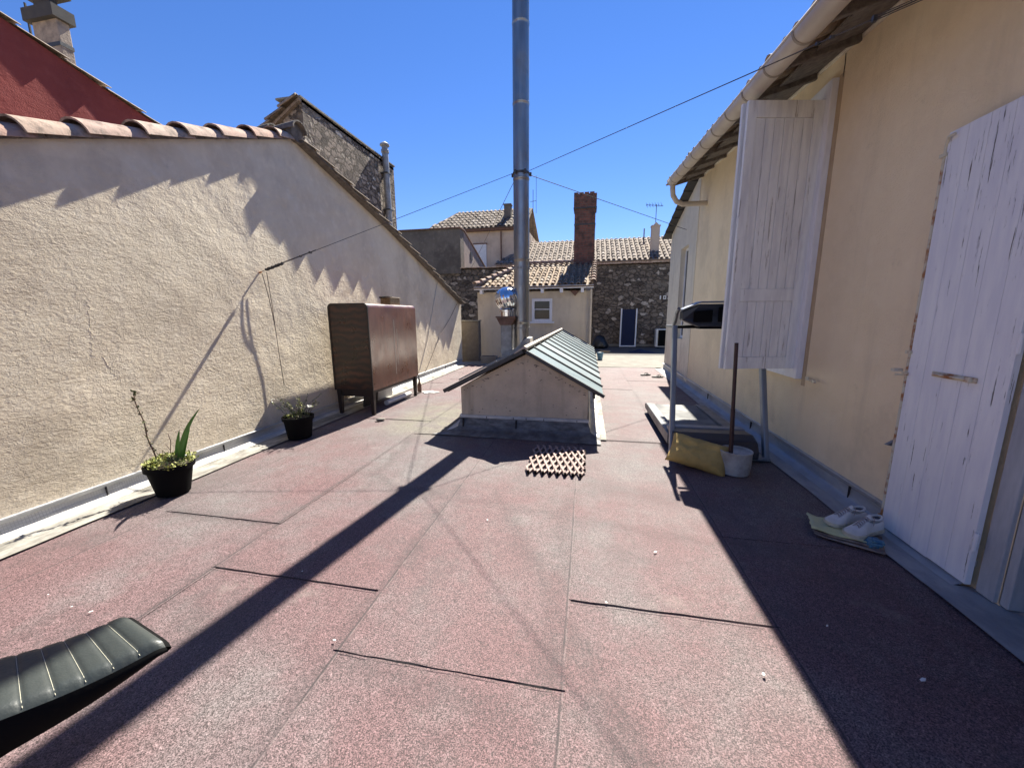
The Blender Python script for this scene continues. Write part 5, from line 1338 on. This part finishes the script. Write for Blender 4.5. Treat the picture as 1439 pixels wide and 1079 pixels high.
bm = bmesh.new(); bm.from_mesh(lco.data); bmesh.ops.remove_doubles(bm, verts=bm.verts, dist=.0003); bmesh.ops.recalc_face_normals(bm, faces=bm.faces); bm.to_mesh(lco.data); bm.free()
for p in lco.data.polygons: p.use_smooth = True
mb = MB()
for k in range(1, NS): mb.tube([csurf(k * seglen, .02 + .96 * i / 16) - V((0, 0, .0004)) for i in range(17)], .0011, 5)
mb.build('stitching', MT['piping'], lco)
mb = MB(); e0 = csurf(.30, .12, True); e1 = csurf(.30, .88, True)
for vv_ in (.12, .88): mb.tube([csurf(.06 + (LL - .06) * i / 12, vv_, True) - V((0, 0, .010)) for i in range(13)], .012, 8)
mb.build('frame', MT['black_metal'], lc)
for s_, v in ((SR * 1.25, .12), (SR * 1.25, .88), (LL - .04, .12), (LL - .04, .88)):
    q = csurf(s_, v, True); mb = MB(); mb.tube([(q.x, q.y, q.z - .01), (q.x + .01, q.y, .018)], .012, 8); mb.build('leg', MT['black_metal'], lc, auto=50)

# ================================================================== REAR YARD OBJECTS
lo = thing('sun_lounger', 'navy canvas sun lounger with white frame leaning upright on the rear stone wall', 'sun lounger', (1.85, 18.7, 0))
b0 = PY(870, 487, 18.75); b1 = PY(893, 487, 18.75); t0 = PY(871, 435, 18.88)
zt_ = t0.z; W2 = b1.x - b0.x
mb = MB(); mb.prism([(b0.x + .07, 18.76, .09), (b1.x - .07, 18.76, .09), (b1.x - .05, 18.88, zt_), (b0.x + .09, 18.88, zt_)], (0, .02, 0)); mb.build('canvas', MT['navy'], lo)
for x_ in (b0.x + .03, b1.x - .03): mb = MB(); mb.tube([(x_, 18.73, .02), (x_ + .01, 18.78, .9), (x_ + .03, 18.87, zt_ + .04)], .034, 8); mb.build('side_tube', MT['frame_white'], lo, auto=50)
mb = MB(); mb.tube([(b0.x, 18.72, .05), (b1.x, 18.72, .05)], .03, 8); mb.build('end_tube', MT['frame_white'], lo)
ac = thing('air_conditioner', 'white air conditioning unit with dark grille on the ground beside the annex corner', 'air conditioner', (3.4, 18.4, 0))
mb = MB(); mb.bb(3.05, 3.95, 18.25, 18.62, .06, .86); mb.build('casing', MT['white_plastic'], ac, bevel=.015)
mb = MB(); mb.bb(3.14, 3.92, 18.235, 18.248, .10, .82); 
mb.build('grille', MT['rubber_black'], ac)
mb = MB(); mb.bb(3.1, 3.2, 18.22, 18.64, .006, .06); mb.bb(3.8, 3.9, 18.22, 18.64, .006, .06); mb.build('foot', MT['rubber_black'], ac)
mb = MB(); mb.lathe([(.36, .008), (.40, .12), (.33, .34), (.2, .52), (.06, .60), (.001, .61)], (.55, 18.0, 0), 30, lambda r, z, an: r * (1 + .22 * noise.noise(V((math.cos(an) * 2, math.sin(an) * 2, z * 4))))); tag(mb.build('rubbish_bag', MT['black_bag'], smooth=True), 'shapeless black bag slumped against the dark wall behind the skylight', 'bag')
p = PZ(850, 494, .03); mb = MB(); mb.box((p.x, p.y, .04), (.42, .16, .06), Matrix.Rotation(-.2, 3, 'Z')); tag(mb.build('plank_offcut', MT['plank'], bevel=.006), 'pale wooden offcut on the ground beside the black bag', 'offcut')
p = PZ(900, 494, .03); mb = MB()
def heap(a, b):
    return V((p.x - .45 + .95 * a, p.y - .5 + .9 * b, .010 + .14 * max(0, noise.noise(V((a * 3, b * 3, 7))) + .35) * math.sin(math.pi * a) * math.sin(math.pi * b)))
mb.grid(heap, 24, 18); tag(mb.build('tarpaulin', MT['navy'], smooth=True, fixn=False), 'crumpled dark blue tarpaulin on the ground in front of the upright lounger', 'tarpaulin')
p = PZ(843, 506, 0); bk = thing('bucket', 'small blue bucket just past the far end of the skylight', 'bucket', (p.x, p.y, .016))
mb = MB(); mb.lathe([(.08, .018), (.11, .24), (.12, .245), (.115, .26), (.10, .25), (.075, .04), (.001, .04)], (p.x, p.y, 0), 20); mb.build('bucket_body', MT['blue_bag'], bk, auto=40)
mb = MB(); mb.tube([(p.x - .115, p.y, .245), (p.x - .06, p.y, .32), (p.x + .06, p.y, .32), (p.x + .115, p.y, .245)], .006, 6); mb.build('handle', MT['wire'], bk)
def flop(label, px_, py_, rz_):
    c_ = PZ(px_, py_, 0); t = thing('flip_flop', label, 'sandal', (0, 0, 0), 'black flip flops by the annex corner')
    mb = MB(); pts = [V((.14 * math.cos(a_), (.05 + .008 * math.cos(a_)) * math.sin(a_), 0)) for a_ in [2 * math.pi * k / 20 for k in range(20)]]
    mb.prism(pts, (0, 0, .022)); mb.build('sole', MT['flop'], t)
    mb = MB(); mb.tube([(-.02, .05, .018), (.03, .03, .055), (.08, 0, .022)], .008, 6); mb.tube([(-.02, -.05, .018), (.03, -.03, .055), (.08, 0, .022)], .008, 6); mb.build('strap', MT['flop'], t)
    t.location = (c_.x, c_.y, .018); t.rotation_euler = (0, 0, rz_)
flop('black flip flop standing clear of the annex wall', 907, 528, .4)
flop('black flip flop close to the annex wall flashing', 924, 531, .1)

# small white flakes on the felt
FL = None
for (x, y) in ((921, 776), (1073, 948), (1162, 880), (1297, 956), (68, 836), (101, 853), (128, 860), (425, 803), (685, 731), (852, 847), (470, 900)):
    p = PZ(x, y, .012)
    if FL is None:
        mb = MB(); mb.add([V((.010, 0, .003)), V((.004, .006, .004)), V((-.006, .005, .003)), V((-.010, -.002, .004)), V((0, -.006, .003)), V((0, 0, -.002))], [(0, 1, 2, 3, 4), (0, 5, 1), (1, 5, 2), (2, 5, 3), (3, 5, 4), (4, 5, 0)])
        FL = mb.build('paint_flake', MT['droppings']); o = FL
        tag(o, 'tiny white flake lying loose on the roofing felt', 'flake', 'white flakes scattered over the roofing felt')
    else: o = FL.copy(); COL.objects.link(o)
    o.location = (p.x, p.y, .014); o.rotation_euler = (0, 0, random.uniform(0, 6.28)); s = 1.1 if (x, y) in ((921, 776), (1073, 948)) else (1.2 if x == 1297 else random.uniform(.45, .9)); o.scale = (s * random.uniform(.8, 1.8), s, 1)

# ================================================================== LIGHT
AZ, EL = R(8.2), R(48.5)
sd = V((math.sin(AZ) * math.cos(EL), math.cos(AZ) * math.cos(EL), math.sin(EL)))
sun = bpy.data.lights.new('sun', 'SUN'); sun.energy = 5.0; sun.angle = R(.53); sun.color = (1, .945, .83)
so = bpy.data.objects.new('sun', sun); COL.objects.link(so); so.rotation_euler = sd.to_track_quat('Z', 'Y').to_euler()
w = bpy.data.worlds.new('World'); scene.world = w; w.use_nodes = True
nt = w.node_tree; nt.nodes.clear()
sky = nt.nodes.new('ShaderNodeTexSky'); sky.sky_type = 'NISHITA'; sky.sun_disc = False; sky.sun_elevation = EL; sky.sun_rotation = AZ
sky.altitude = 0; sky.air_density = 1.0; sky.dust_density = .0; sky.ozone_density = 4.0
bg = nt.nodes.new('ShaderNodeBackground'); bg.inputs[1].default_value = .052
ou = nt.nodes.new('ShaderNodeOutputWorld'); hs_ = nt.nodes.new('ShaderNodeHueSaturation'); hs_.inputs['Saturation'].default_value = 1.2; hs_.inputs['Value'].default_value = 1.0
tn = nt.nodes.new('ShaderNodeMix'); tn.data_type = 'RGBA'; tn.blend_type = 'MULTIPLY'; tn.inputs[0].default_value = 1; tn.inputs[7].default_value = (1.0, .90, 1.12, 1)
nt.links.new(sky.outputs[0], hs_.inputs['Color']); nt.links.new(hs_.outputs[0], tn.inputs[6]); nt.links.new(tn.outputs[2], bg.inputs[0]); nt.links.new(bg.outputs[0], ou.inputs[0])
vs_ = scene.view_settings; scene.display_settings.display_device = 'sRGB'; vs_.view_transform = 'Standard'; vs_.look = 'None'; vs_.exposure = 1.54; vs_.gamma = 1; vs_.use_curve_mapping = False
